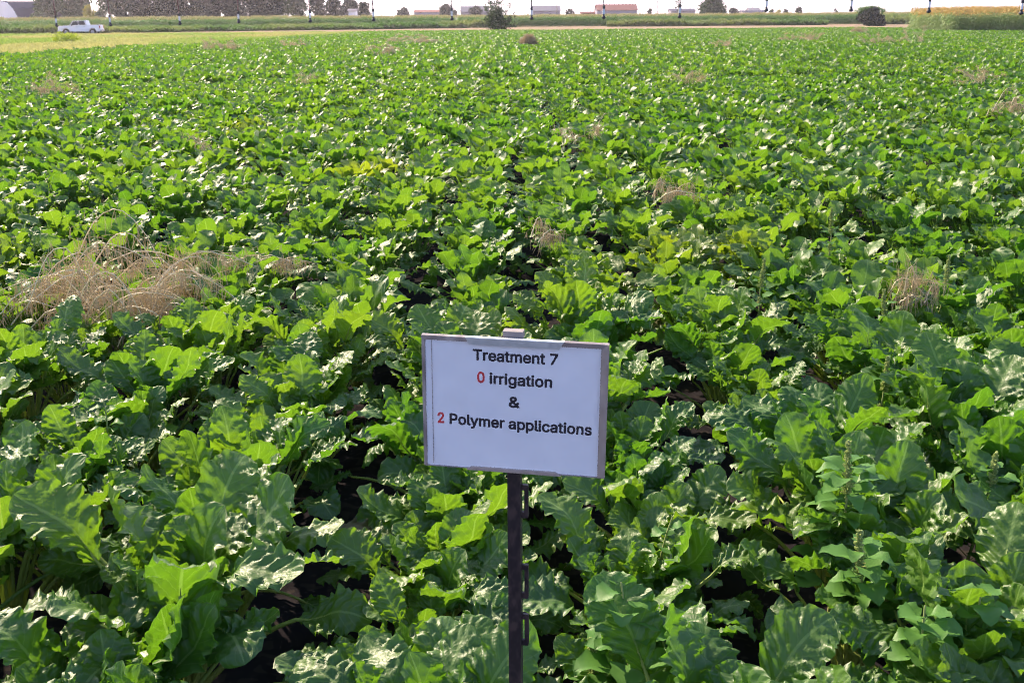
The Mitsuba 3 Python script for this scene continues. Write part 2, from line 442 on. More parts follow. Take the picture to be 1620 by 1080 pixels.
plants = []
pr = np.random.default_rng(21)
WEED_SPOTS = [(-1.95, 5.0, 0.42)]
for k in range(-30, 31):
    y = 1.30 + pr.uniform(0, 0.2)
    while y < 27.0:
        y += pr.uniform(0.17, 0.26)
        x = X0 + k * ROW + pr.normal(0, 0.035 + 0.006 * min(y, 16))
        if abs(x) > 0.56 * y + 1.6:
            continue
        if pr.random() < (0.015 if y < 5 else 0.07):
            continue
        if 25.3 < y + 0.0012 * x * x < 26.7 and pr.random() < 0.93:
            continue
        if any((x - a) ** 2 + ((y - b) * 1.4) ** 2 < c * c for a, b, c in WEED_SPOTS):
            continue
        plants.append((x, y, k, in_view(x, y, 0.2) or in_view(x, y, 0.5, 40)))
plants.sort(key=lambda p: p[1])
ORD = ['first', 'second', 'third', 'fourth', 'fifth', 'sixth', 'seventh', 'eighth', 'ninth', 'tenth', 'eleventh', 'twelfth', 'thirteenth', 'fourteenth']
_W = ['first', 'second', 'third', 'fourth', 'fifth']
ROWN = {k: f"{_W[-k if k <= 0 else k - 1]} row {'left' if k <= 0 else 'right'} of sign post" for k in range(-4, 6)}
count, inrow = 0, {}


def place(group, x, y, rz, s, sz, key, z=0.0):
    scene[key] = {'type': 'instance', 'g': {'type': 'ref', 'id': group}, 'to_world': T().translate([x, y, z]).rotate([0, 0, 1], math.degrees(rz)).scale([s, s, sz])}


crop_n = 0
for x, y, k, seen in plants:
    s = vigor(x, y) * pr.uniform(0.84, 1.22) * (1.10 if y < 5 else 1.0)
    rz = pr.uniform(0, 6.283)
    if seen and count < 300:
        key = num('sugar_beet')
        lod0 = y < 4.6
        place(f'near_beet_{pr.integers(N0)}' if lod0 else f'mid_beet_{pr.integers(N1)}', x, y, rz, s, s * pr.uniform(0.92, 1.08), key)
        inrow[k] = inrow.get(k, 0) + 1
        if k in ROWN and inrow[k] <= 9 and y < 4.6:
            tag(key, f'green sugar beet plant, {ORD[inrow[k] - 1]} from the camera in {ROWN[k]}', 'sugar beet', 'sugar beet plants in the field rows')
        else:
            tag(key, 'leafy green sugar beet plant in the dense rows behind the sign', 'sugar beet', 'sugar beet plants in the field rows')
        count += 1
    else:
        crop_n += 1
        place(f'far_beet_{pr.integers(N2)}' if y > 4 else f'edge_beet_{pr.integers(N3)}', x, y, rz, s, s, f'beet_crop__{crop_n:04d}')
Y1 = 27.0


def tile(seed, rows, length, leaves, ns, nt, ps, dens=1.0):
    r = np.random.default_rng(seed)
    vs, fs, uvs, m = [], [], [], 0
    for q in range(rows):
        y = r.uniform(0, 0.2)
        while y < length:
            if r.random() > 0.13:
                v, f, uv = merged_plant(int(r.integers(1 << 30)), leaves, ns, nt, ps, 1.0, 0.85)
                v = turn(v * [1.05, 1.05, 1.05], r.uniform(0, 6.28), ((q + 0.5) * ROW + r.normal(0, 0.06) - rows * ROW / 2, y - length / 2, 0), r.uniform(0.66, 1.18))
                vs.append(v); fs.append(f + m); uvs.append(uv); m += len(v)
            y += r.uniform(0.19, 0.30) / dens
    return np.vstack(vs), np.vstack(fs), np.vstack(uvs)


for k in range(8):
    v, f, uv = tile(500 + k, 2, 1.0, 20, 3, 1, 0)
    scene[f'crop_tile_{k}'] = {'type': 'shapegroup', 'plants': mikit.ply((v, f), GREEN, smooth=True, uv=uv)}
    v, f, uv = tile(600 + k, 4, 2.0, 15, 2, 1, 0)
    scene[f'crop_block_{k}'] = {'type': 'shapegroup', 'plants': mikit.ply((v, f), GREEN, smooth=True, uv=uv)}
Y2, Y3 = 61.0, 136.0
for w, l, y0, y1, nm in ((2 * ROW, 1.0, Y1, Y2, 'crop_tile'), (4 * ROW, 2.0, Y2, Y3, 'crop_block')):
    y = y0
    while y < y1 - 0.01:
        yc = y + l / 2
        half = 0.53 * yc + 2
        kx = int(half / w) + 1
        for q in range(-kx, kx + 1):
            x = X0 + q * w + pr.normal(0, 0.12)
            if x < left_edge(yc) + 0.4 * math.sin(yc * 1.3) - 0.4 or x > 49 and yc > 80:
                continue
            crop_n += 1
            g = pr.integers(8)
            s = 0.72 + 0.56 * float(meshkit.fbm(np.array([[x * 0.2, yc * 0.12, 4.4]]), 3, 8)[0])
            scene[f'beet_crop__{crop_n:04d}'] = {'type': 'instance', 'g': {'type': 'ref', 'id': f'{nm}_{g}'},
                                                'to_world': T().translate([x, yc, 0]).rotate([0, 0, 1], 180.0 * int(pr.integers(2))).scale([1, 1, s])}
        y += l
tag('beet_crop', 'dense green sugar beet crop filling the field to its far edge', 'crop', kind='stuff')

# ---------------------------------------------------------------- the sign on its post
S_C = np.array([0.00138, 1.51506, 1.09696]); S_W, S_H, S_YAW, S_LEAN, S_ROLL = 0.305, 0.2309, -0.16745, 0.01056, -0.01074
sa = np.array([math.cos(S_YAW), math.sin(S_YAW), 0]); sn = np.array([math.sin(S_YAW), -math.cos(S_YAW), 0])
sb = np.array([0, 0, math.cos(S_LEAN)]) - sn * math.sin(S_LEAN)
sa, sb = sa * math.cos(S_ROLL) + sb * math.sin(S_ROLL), sb * math.cos(S_ROLL) - sa * math.sin(S_ROLL)
sn = np.cross(sa, sb)                                   # towards the camera


def sign_ab(px, py):
    d = ray(px, py)
    p = EYE + d * (((S_C - EYE) @ sn) / (d @ sn)) - S_C
    return float(p @ sa), float(p @ sb)


def sign_part(key, vfm, bsdf, smooth=False):
    v, f = vfm
    v = np.asarray(v)
    return put(key, (S_C + v[:, :1] * sa + v[:, 1:2] * sb + v[:, 2:3] * sn, f), bsdf, smooth)


def plate(poly, z0, z1, bev=0.0008):
    from shapely.geometry import Polygon
    m = trimesh.creation.extrude_polygon(Polygon(poly), z1 - z0 - bev, engine='earcut')
    v, f = vf(m); v = v + [0, 0, z0]
    top = trimesh.creation.extrude_polygon(Polygon(poly).buffer(-bev, join_style=2), z1 - z0, engine='earcut')
    v2, f2 = vf(top); v2 = v2 + [0, 0, z0 + 0.00001]
    return cat([(v, f), (v2, f2)])


def quad(ax, ay, bx, by):
    return [(ax, ay), (bx, ay), (bx, by), (ax, by)]


hw, hh = S_W / 2, S_H / 2
sg = num('field_sign')
tag(sg, 'white printed field trial sign clipped to a metal board on a dark post', 'sign')
sign_part(sg + '__backing_board', plate(quad(-hw, -hh, hw, hh), -0.010, -0.006), 'tray_metal')
labels[sg + '__backing_board'] = {'label': 'grey brown metal backing board'}
sign_part(sg + '__rim', plate([(-hw, -hh), (-hw + 0.0055, -hh + 0.004), (-hw + 0.0055, hh - 0.008), (-hw, hh)], -0.006, 0.0), 'tray_metal')
sign_part(sg + '__rim_001', plate([(hw, -hh), (hw, hh), (hw - 0.012, hh - 0.008), (hw - 0.012, -hh + 0.003)], -0.006, 0.002), 'rim_brown')
sign_part(sg + '__rim_002', plate([(-hw, hh), (-hw + 0.0055, hh - 0.0075), (hw - 0.012, hh - 0.0075), (hw, hh)], -0.006, 0.0005), 'tray_metal')
sign_part(sg + '__rim_003', plate([(-hw, -hh), (hw, -hh), (hw - 0.012, -hh + 0.0016), (-hw + 0.0055, -hh + 0.0016)], -0.006, -0.0005), 'tray_metal')
# the sheet, very slightly bowed
gx, gy = np.meshgrid(np.linspace(-hw + 0.0058, hw - 0.0123, 30), np.linspace(-hh + 0.0018, hh - 0.0078, 24))
gz = -0.0028 + 0.0010 * np.sin(gx * 24 + 0.6) * np.cos(gy * 15) + 0.0003 * np.sin(gx * 70 + gy * 40)
i, j = np.meshgrid(np.arange(23), np.arange(29), indexing='ij'); a = (i * 30 + j).ravel()
sheet = np.stack([gx, gy, gz], -1).reshape(-1, 3)
sign_part(sg + '__paper_sheet', (sheet, np.vstack([np.stack([a, a + 1, a + 31], 1), np.stack([a, a + 31, a + 30], 1)])), 'paper', True)
labels[sg + '__paper_sheet'] = {'label': 'white paper sheet with printed wording'}
paper_z = lambda x, y: -0.0028 + 0.0010 * np.sin(x * 24 + 0.6) * np.cos(y * 15) + 0.0003 * np.sin(x * 70 + y * 40)
xl = sign_ab(684, 640)[0]
sign_part(sg + '__margin_line', plate(quad(xl - 0.0003, -hh + 0.006, xl + 0.0003, hh - 0.0085), -0.003, -0.0012, 0.0001), 'tray_metal')


def words(key, text, left, right, cap, ink, lift=0.0006):
    """text whose base line runs from the photograph's point left to right on the sheet"""
    m = meshkit.text_mesh(text, 1.0, 0.05, bold=True)
    v, f = vf(m)
    nn = m.vertex_normals[:, :2]                        # a heavier cut: push the outlines outwards
    v[:, :2] += 0.016 * nn / (np.linalg.norm(nn, axis=1, keepdims=True) + 1e-9)
    (a0, b0), (a1, b1) = sign_ab(*left), sign_ab(*right)
    x0, x1 = v[:, 0].min(), v[:, 0].max()
    q = (v[:, 0] - x0) / (x1 - x0)
    x = a0 + (a1 - a0) * q
    y = b0 + (b1 - b0) * q + v[:, 1] * cap
    z = paper_z(x, y) + np.where(v[:, 2] > 0.02, lift, 0.0001)
    sign_part(key, (np.stack([x, y, z], 1), f), ink)


CAP = 0.0176
words(sg + '__lettering', 'Treatment 7', (747.8, 569.6), (882.5, 577.6), CAP, 'black_ink')
words(sg + '__lettering_001', '0', (754.2, 605.2), (766.2, 606.0), CAP, 'red_ink')
words(sg + '__lettering_002', 'irrigation', (773.9, 607.0), (873.3, 613.4), CAP, 'black_ink')
words(sg + '__lettering_003', '&', (804.5, 644.2), (822.0, 645.2), CAP, 'black_ink')
words(sg + '__lettering_004', '2', (691.8, 668.8), (702.0, 669.3), CAP, 'red_ink')
words(sg + '__lettering_005', 'Polymer applications', (710.6, 670.6), (935.8, 689.0), CAP, 'black_ink')
for q, t in (('', 'black printed first line'), ('_001', 'red printed nought'), ('_002', 'black printed word in the second line'), ('_003', 'black printed ampersand'), ('_004', 'red printed figure two'), ('_005', 'black printed last line')):
    labels[sg + '__lettering' + q] = {'label': t}
tc = [sign_ab(*p) for p in ((736, 534.5), (893, 542.3), (885, 552.0), (741.5, 543.8))]
bc = [sign_ab(*p) for p in ((738.5, 741.5), (745.5, 737.5), (879, 747.0), (886.5, 753.5))]
tc[0] = (tc[0][0], hh + 0.001); tc[1] = (tc[1][0], hh + 0.001)
bc[0] = (bc[0][0], -hh - 0.001); bc[3] = (bc[3][0], -hh - 0.001)
sign_part(sg + '__clip', plate(tc, -0.006, 0.0035), 'clip_metal')
sign_part(sg + '__clip_001', plate(bc, -0.006, 0.003), 'rim_brown')
labels[sg + '__clip'] = {'label': 'bright metal clip over the top edge'}
labels[sg + '__clip_001'] = {'label': 'brownish metal clip under the bottom edge'}
st = [sign_ab(674.5, 641), sign_ab(677.5, 660)]
sign_part(sg + '__staple', tube([(st[0][0], st[0][1], 0.0005), ((st[0][0] + st[1][0]) / 2, (st[0][1] + st[1][1]) / 2, 0.002), (st[1][0], st[1][1], 0.0005)], 0.0007, 6), 'white_plastic')
# post: a studded steel channel behind the board
pk = num('sign_post')
tag(pk, 'dark studded metal stake standing in the beets and carrying the sign', 'post')
PA = sign_ab(809.5, 700)[0]
pc = S_C + sa * PA - sn * 0.0225                        # centre line of the post, just behind the board
ztop = S_C[2] + hh + 0.0075
U = [(-0.0108, 0.010), (-0.0108, -0.012), (-0.0082, -0.012), (-0.0082, 0.006), (0.0082, 0.006), (0.0082, -0.012), (0.0108, -0.012), (0.0108, 0.010)]
from shapely.geometry import Polygon
um = trimesh.creation.extrude_polygon(Polygon(U).buffer(0.0008).buffer(-0.0004), ztop - 0.012 + 0.35, engine='earcut')
uv_, uf_ = vf(um)
pa, pn = np.array([math.cos(S_YAW), math.sin(S_YAW), 0]), np.array([math.sin(S_YAW), -math.cos(S_YAW), 0])


def post_world(v):
    v = np.asarray(v)
    return np.array([pc[0], pc[1], 0]) + v[:, :1] * pa + v[:, 1:2] * pn + v[:, 2:3] * [0, 0, 1]


put(pk + '__channel', (post_world(uv_ + [0, 0, -0.35]), uf_), 'post_paint')
cap_m = trimesh.creation.box(extents=[0.033, 0.018, 0.012])
cv, cf = vf(cap_m.subdivide())
put(pk + '__cap', (post_world(cv + [0, 0, ztop - 0.004]), cf), 'post_top')
labels[pk + '__cap'] = {'label': 'pale weathered top end above the board'}
zz = lambda py: at_y(825, py, pc[1])[2]
for k, (ya, yb) in enumerate(((765, 817), (891, 944), (969, 1018), (1095, 1147), (1175, 1225))):
    za, zb = zz(ya), zz(yb)
    from shapely.geometry import box as sbox
    outer = sbox(0.0105, zb, 0.0235, za).buffer(-0.003).buffer(0.003)
    hook = outer.difference(sbox(0.0, zb + 0.011, 0.0165, za - 0.010).buffer(-0.001).buffer(0.001))
    hm_ = trimesh.creation.extrude_polygon(hook, 0.006, engine='earcut')
    v, f = vf(hm_)
    put(pk + ('__hook' if k == 0 else f'__hook_{k:03d}'), (post_world(np.stack([v[:, 0], v[:, 2] - 0.004, v[:, 1]], 1)), f[:, ::-1]), 'post_paint')

# ---------------------------------------------------------------- dead weeds lodged in the crop
def dead_weed(key, base, width, height, n, strands, label, seed, lean=0.0, thin=1.0, lodged=False, depth=0.5):
    """a dead weed: arching stems, each hung with dry seed strands. lodged = flattened over the crop, else standing bushes side by side"""
    r = np.random.default_rng(seed)
    tag(key, label, 'dead weed', 'dead weeds in the crop')
    q = np.linspace(0, 1, 12)
    for k in range(n):
        if lodged:
            L = width * r.uniform(0.35, 0.85)
            az = lean + r.normal(0, 0.6) + (math.pi if r.random() < 0.18 else 0)
            dirv = np.array([math.cos(az), 0.75 * math.sin(az), 0])
            mid = np.array([base[0] + r.uniform(-0.5, 0.35) * width, base[1] + r.uniform(-0.5, 0.5) * depth, base[2] - height * r.uniform(0.1, 0.5)])
            rise = height * r.uniform(0.2, 1.0) * (1.25 if k % 5 == 0 else 0.8)
            top = r.uniform(0.35, 0.75)
            lift = np.where(q < top, np.sin(np.pi / 2 * q / top), np.cos(np.pi / 2 * (q - top) / (1 - top) * r.uniform(0.5, 0.95)))
            p = mid + np.outer((q - 0.35) * L, dirv) + np.outer(lift * rise, [0, 0, 1])
        else:
            b = np.array([base[0] + r.uniform(-0.42, 0.42) * width, base[1] + r.uniform(-0.5, 0.5) * depth, base[2] - 0.25 * height])
            az, L = r.uniform(0, 6.28), height * r.uniform(0.6, 1.5)
            e = r.uniform(0.75, 1.5) - r.uniform(0.2, 1.7) * q ** 1.4
            p = b + np.vstack([[0, 0, 0], np.cumsum(np.stack([np.cos(e[1:]) * math.cos(az), np.cos(e[1:]) * math.sin(az), np.sin(e[1:])], 1) * L / 11, 0)])
        sw = r.normal(0, 0.06)
        p = p + np.outer(np.sin(q * r.uniform(3, 7)) * sw * L * 0.4, [-math.sin(az), math.cos(az), 0]) + r.normal(0, 0.003, p.shape)
        nm = f'{key}__stem' if k == 0 else f'{key}__stem_{k:03d}'
        put(nm, tube(p, np.linspace(0.0046, 0.0018, 12) * thin * (r.uniform(0.55, 1.15) if lodged else 0.6), 5), 'dry_stem', True)
        parts = []
        for m in range(strands):
            u = r.uniform(0.12, 1.0)
            o = np.array([np.interp(u, q, p[:, c]) for c in range(3)])
            ln = r.uniform(0.03, 0.10) * thin ** 0.3
            d = np.array([r.normal(0, 0.22), r.normal(0, 0.22), -1.0 + r.uniform(0, 0.25)]) if lodged else r.normal(0, 0.55, 3) + [0, 0, 0.25]
            parts.append(tube([o, o + d * ln * 0.5 + [r.normal(0, 0.004), r.normal(0, 0.004), 0], o + d * ln + [0, 0, -ln * 0.15]], np.array([0.0009, 0.0019, 0.0011]) * thin, 3, False))
            if m % 3 == 0:                               # a side twig that carries more strands
                d2 = np.array([r.normal(0, 1), r.normal(0, 0.7), r.uniform(-0.3, 0.6)]); d2 /= np.linalg.norm(d2)
                tw = o + d2 * r.uniform(0.05, 0.14) * (0.6 + 0.4 * thin)
                parts.append(tube([o, (o + tw) / 2 + [0, 0, 0.01], tw], np.array([0.0012, 0.001, 0.0007]) * thin, 3, False))
                for _ in range(3):
                    o2 = o + (tw - o) * r.uniform(0.3, 1)
                    parts.append(tube([o2, o2 + [r.normal(0, 0.008), r.normal(0, 0.008), -r.uniform(0.025, 0.07)]], np.array([0.0012, 0.0016]) * thin, 3, False))
        put(nm + '__seed_strands', cat(parts), 'dry_seed')
        labels[nm + '__seed_strands'] = {'kind': 'stuff'}


def crown(px, py, z=0.42):
    return on_plane(px, py, z)


c = crown(205, 480, 0.34)
dead_weed(num('dead_weed'), (c[0], c[1], 0.36), 0.88, 0.38, 72, 26, 'big tan heap of dead arching weed stems lying over the beets at left', 41, 0.0, 1.0, True, 0.72)
c = crown(400, 412, 0.42)
dead_weed(num('dead_weed'), (c[0], c[1], 0.40), 0.55, 0.13, 7, 30, 'thin dry weed stems trailing off the right end of the big tan heap', 42, 0.15, 0.9, True, 0.2)
for px, py, w, h, n, st, lb in (
        (103, 145, 1.1, 0.30, 9, 30, 'brownish dead weed clump far back near the left picture edge'),
        (330, 230, 0.22, 0.34, 4, 16, 'small upright dry weed above the left end of the tan heap'),
        (475, 132, 0.25, 0.30, 3, 14, 'tiny pinkish dry weed left of centre in the upper crop'),
        (905, 218, 0.24, 0.25, 4, 16, 'left of two small dry weeds side by side above the sign'),
        (940, 214, 0.26, 0.30, 5, 18, 'right of two small dry weeds side by side above the sign'),
        (1060, 312, 0.42, 0.22, 8, 24, 'low brown dead weed patch up and right of the sign'),
        (850, 374, 0.26, 0.12, 5, 20, 'low dark dry weed remnant between beets above the sign'),
        (1445, 468, 0.26, 0.16, 8, 24, 'matted pinkish dry weed among silvery beet leaves at right'),
        (1090, 128, 0.75, 0.25, 6, 26, 'tan dead weed right of centre near the wheel track'),
        (1550, 128, 0.70, 0.30, 7, 26, 'tan dead weed near the right picture edge by the wheel track'),
        (1590, 172, 0.60, 0.25, 6, 24, 'dry weed at the right picture edge below the wheel track'),
        (350, 76, 2.4, 0.45, 14, 40, 'wide tan dead weed patch far back in the left of the crop'),
        (465, 73, 1.6, 0.35, 8, 36, 'pale dead weed patch just right of the wide left one'),
        (650, 66, 2.8, 0.42, 12, 40, 'long low tan dead weed patch left of the round dry bush'),
        (1265, 62, 3.0, 0.5, 12, 40, 'tan dead weed patch far back right of centre'),
        (1420, 66, 3.6, 0.55, 14, 40, 'broad tan dead weed patch far back at the right'),
        (1355, 50, 2.4, 0.5, 8, 36, 'small tan dead weed patch beyond the broad right one'),
        (1145, 72, 1.1, 0.4, 5, 30, 'little tan dead weed far back right of the round dry bush'),
        (610, 82, 1.3, 0.35, 6, 30, 'thin dead weed patch in front of the long low tan one')):
    c = crown(px, py)
    dist = np.linalg.norm(c - EYE)
    dead_weed(num('dead_weed'), (c[0], c[1], 0.44), w * (1 if dist > 12 else 0.8), h * (1.3 if dist > 12 else 0.8), n + (3 if dist > 12 else -1), st, lb, int(px * 7 + py), 0.0, 0.55 + dist / 20.0, 'low' in lb or 'matted' in lb, 0.4 * w + 0.1)


def tumble(key, px, py, w, h, label, seed):
    r = np.random.default_rng(seed)
    c = crown(px, py, 0.35)
    tag(key, label, 'dead weed', 'dead weeds in the crop')
    parts = []
    for k in range(500):
        d = r.normal(0, 1, 3); d[2] = abs(d[2]); d /= np.linalg.norm(d)
        e = d * [w / 2, w / 2, h] * r.uniform(0.55, 1.0)
        m = e * 0.5 + r.normal(0, 0.06, 3)
        parts.append(tube([[0, 0, 0], m, e], [0.02, 0.014, 0.008], 3, False))
        for _ in range(3):
            o = e * r.uniform(0.6, 1)
            parts.append(tube([o, o + r.normal(0, 0.10, 3)], [0.014, 0.010], 3, False))
    v, f = cat(parts)
    put(key + '__twigs', (v + [c[0], c[1], 0.32], f), 'dry_seed')
    put(key + '__stem', tube([[c[0], c[1], 0], [c[0] + 0.02, c[1], 0.34]], [0.03, 0.02], 6), 'dry_stem')


tumble(num('dead_weed'), 836, 70, 1.15, 0.62, 'round golden tumbleweed standing out of the crop below the big shrub', 77)

# ---------------------------------------------------------------- green weeds
def weed_leaf(r, o, az, el, L, W, toothed=True):
    ns = 7
    s = np.linspace(0, 1, ns + 1)
    wv = W * np.sin(np.pi * np.clip(s ** 0.75, 0, 1)) ** 0.9 + 0.001
    if toothed:
        wv[1:-1] *= 1 + 0.26 * (np.arange(ns - 1) % 2)
    e = el - 0.9 * s ** 1.5
    T_ = np.stack([np.cos(e) * math.cos(az), np.cos(e) * math.sin(az), np.sin(e)], 1)
    C = o + np.vstack([[0, 0, 0], np.cumsum(0.5 * (T_[1:] + T_[:-1]) * L / ns, 0)])
    B = np.array([-math.sin(az), math.cos(az), 0])
    N = np.stack([-np.sin(e) * math.cos(az), -np.sin(e) * math.sin(az), np.cos(e)], 1)
    up = 0.30 * wv[:, None] * N + N * (0.004 * np.sin(9 * s + r.uniform(0, 6)))[:, None]
    v = np.stack([C - B * wv[:, None] + up, C, C + B * wv[:, None] + up], 1).reshape(-1, 3)
    i, j = np.meshgrid(np.arange(ns), np.arange(2), indexing='ij'); a = (i * 3 + j).ravel()
    return v, np.vstack([np.stack([a, a + 1, a + 4], 1), np.stack([a, a + 4, a + 3], 1)])


def green_weed(key, x, y, h, label, seed, spike=True, leafL=0.09, n=16, z0=0.0, lean=(0, 0), wide=0.34):
    r = np.random.default_rng(seed)
    tag(key, label, 'weed', 'green weeds among the beets')
    q = np.linspace(0, 1, 9)
    p = np.stack([x + lean[0] * q + 0.012 * np.sin(q * 5 + seed), y + lean[1] * q + 0.01 * np.sin(q * 4), z0 + h * q], 1)
    put(key + '__stem', tube(p, np.linspace(0.006, 0.0022, 9), 6), 'weed_stem', True)
    for k in range(n):
        u = 0.28 + 0.68 * (k + r.uniform(-0.3, 0.3)) / n
        o = np.array([np.interp(u, q, p[:, c]) for c in range(3)])
        az = k * 2.4 + r.uniform(-0.4, 0.4)
        L = leafL * (1.15 - 0.75 * max(0, u - 0.3)) * r.uniform(0.75, 1.15)
        v1, f1 = tube([o, o + np.array([math.cos(az), math.sin(az), 0.6]) * L * 0.3], [0.0016, 0.0012], 4, False)
        v2, f2 = weed_leaf(r, v1[-1], az, r.uniform(0.1, 0.6), L, L * wide * r.uniform(0.8, 1.1))
        put(f'{key}__leaf' if k == 0 else f'{key}__leaf_{k:03d}', cat([(v1, f1), (v2, f2)]), 'weed_leaf', True)
    if spike:
        for m, (u0, u1, rr, cnt) in enumerate(((0.80, 1.07, 0.018, 230), (0.62, 0.70, 0.018, 60), (0.48, 0.54, 0.018, 50))):
            parts = []
            for _ in range(cnt):
                u = r.uniform(u0, u1)
                o = np.array([np.interp(min(u, 1), q, p[:, c]) for c in range(3)]) + [0, 0, max(0, u - 1) * h]
                a2 = r.uniform(0, 6.28); tap = 1 - 0.55 * (u - u0) / (u1 - u0)
                d = np.array([math.cos(a2), math.sin(a2), r.uniform(0, 0.6)]) * rr * tap * r.uniform(0.5, 1.2)
                parts.append(tube([o, o + d * 0.6, o + d], np.array([0.002, 0.0028, 0.0012]), 4, False))
            put(f'{key}__flower_spike' if m == 0 else f'{key}__flower_spike_{m:03d}', cat(parts), 'weed_spike', True)


def root_of(px, py, z):
    p = on_plane(px, py, z)
    return p[0], p[1]


for px, py, z, h, sp, LL, n, lb, wd in (
        (1350, 690, 0.66, 0.62, True, 0.10, 46, 'tall green pigweed with a seed spike in the right foreground', 0.32),
        (1000, 890, 0.56, 0.55, False, 0.10, 34, 'broad leaved pale green weed just right of the sign post', 0.38),
        (1520, 945, 0.50, 0.50, False, 0.085, 40, 'grey green toothed weed in the lower right corner', 0.46),
        (960, 1010, 0.36, 0.34, True, 0.07, 14, 'short seeding weed at the foot of the broad leaved one', 0.36),
        (150, 620, 0.50, 0.48, False, 0.06, 18, 'small bushy weed between beets left of the sign', 0.36),
        (1215, 395, 0.62, 0.56, True, 0.08, 14, 'slim spiked weed among beets above right of the sign', 0.33),
        (1425, 440, 0.60, 0.55, True, 0.07, 14, 'slim spiked weed beside the matted pinkish dry weed', 0.33),
        (1500, 395, 0.62, 0.56, True, 0.08, 14, 'slim yellowish weed above the matted pinkish dry weed', 0.33),
        (1320, 318, 0.66, 0.60, True, 0.08, 12, 'pale spiked weed higher in the right half of the crop', 0.33),
        (1385, 555, 0.56, 0.52, True, 0.07, 14, 'slim weed with pale spike above the tall pigweed', 0.33),
        (1020, 790, 0.48, 0.46, False, 0.055, 14, 'small round leaved weed right below the sign', 0.5),
        (1405, 800, 0.56, 0.52, True, 0.095, 34, 'shorter bushy pigweed close on the right of the tall pigweed', 0.34),
        (1590, 905, 0.50, 0.48, False, 0.09, 30, 'grey green weed at the right picture edge above the lower right one', 0.46),
        (1560, 700, 0.52, 0.50, True, 0.08, 26, 'spiked weed near the right picture edge', 0.33)):
    x, y = root_of(px, py, z)
    lr = np.random.default_rng(px)
    green_weed(num('green_weed'), x, y, h * 0.96, lb, int(px + py), sp, LL, n, 0.0, (lr.normal(0, 0.06), lr.normal(0, 0.04)), wd)

# ---------------------------------------------------------------- corn
def corn_plant(r, h=2.45, ripe=9):
    parts, tas = [], []
    q = np.linspace(0, 1, 4)
    parts.append(tube(np.stack([r.normal(0, 0.02) * q, r.normal(0, 0.02) * q, h * 0.9 * q], 1), [0.018, 0.015, 0.012, 0.008], 3, False))
    a0 = r.uniform(0, 6.28)
    for k in range(9):
        z = h * (0.12 + 0.085 * k)
        az = a0 + (k % 2) * math.pi + r.normal(0, 0.35)
        L = r.uniform(0.6, 0.95) * (1 if k < 7 else 0.7)
        el = r.uniform(0.8, 1.25)
        s = np.linspace(0, 1, 5)
        e = el - 2.0 * s ** 1.3
        C = np.array([0, 0, z]) + np.vstack([[0, 0, 0], np.cumsum(np.stack([np.cos(e[1:]) * math.cos(az), np.cos(e[1:]) * math.sin(az), np.sin(e[1:])], 1) * L / 4, 0)])
        w = np.array([0.03, 0.045, 0.045, 0.03, 0.004])
        B = np.array([-math.sin(az), math.cos(az), 0.15])
        v = np.stack([C - B * w[:, None], C + B * w[:, None]], 1).reshape(-1, 3)
        i = np.arange(4) * 2
        (parts if k < ripe else tas).append((v, np.vstack([np.stack([i, i + 1, i + 3], 1), np.stack([i, i + 3, i + 2], 1)])))
    for k in range(9):
        az = r.uniform(0, 6.28)
        e = np.array([math.cos(az) * 0.16, math.sin(az) * 0.16, r.uniform(0.12, 0.32)]) * (0.9 if k else 0.1) + [0, 0, 0.1 if k == 0 else 0]
        b = np.array([0, 0, h * 0.88])
        tas.append(tube([b, b + e * 0.55 + [0, 0, 0.03], b + e], [0.014, 0.018, 0.008], 3, False))
    return cat(parts), cat(tas)


def corn_tile(key, seed, nx, ny, sx, sy, h, ripe=9):
    r = np.random.default_rng(seed)
    P, Q = [], []
    for ix in range(nx):
        for iy in range(ny):
            (v, f), (v2, f2) = corn_plant(r, h * r.uniform(0.84, 1.10), ripe)
            o = ((ix + 0.5 - nx / 2) * sx + r.normal(0, 0.04), (iy + 0.5) * sy + r.normal(0, 0.05), 0)
            a = r.uniform(0, 6.28)
            P.append((turn(v, a, o), f)); Q.append((turn(v2, a, o), f2))
    scene[key] = {'type': 'shapegroup', 'leaves': mikit.ply(cat(P), 'corn_leaf' if ripe == 9 else 'ripe_corn_leaf'), 'tassels': mikit.ply(cat(Q), 'pale_tassel' if ripe == 9 else 'corn_tassel')}


for k in range(3):
    corn_tile(f'corn_far_tile_{k}', 800 + k, 16, 5, 0.25, 0.5, 2.6)
    corn_tile(f'corn_near_tile_{k}', 820 + k, 12, 8, 0.235, 0.5, 2.4, 8)


def corn_line(key, line, group, width, rng_, back=(0,), zs=1.0):
    n = 0
    line = np.asarray(line, float)
    for off in back:
        for a, b in zip(line[:-1], line[1:]):
            d = b - a; L = np.hypot(*d[:2]); m = max(1, round(L / width))
            ang = math.degrees(math.atan2(d[1], d[0]))
            for k in range(m):
                p = a + d * (k + 0.5) / m
                n += 1; _corn[key] = _corn.get(key, 0) + 1
                z = p[2] if len(p) > 2 else 0
                scene[f'{key}__{_corn[key]:03d}'] = {'type': 'instance', 'g': {'type': 'ref', 'id': f'{group}_{rng_.integers(3)}'},
                                                    'to_world': T().translate([p[0], p[1] + off, z]).rotate([0, 0, 1], ang).scale([1, 1, zs * rng_.uniform(0.96, 1.05)])}


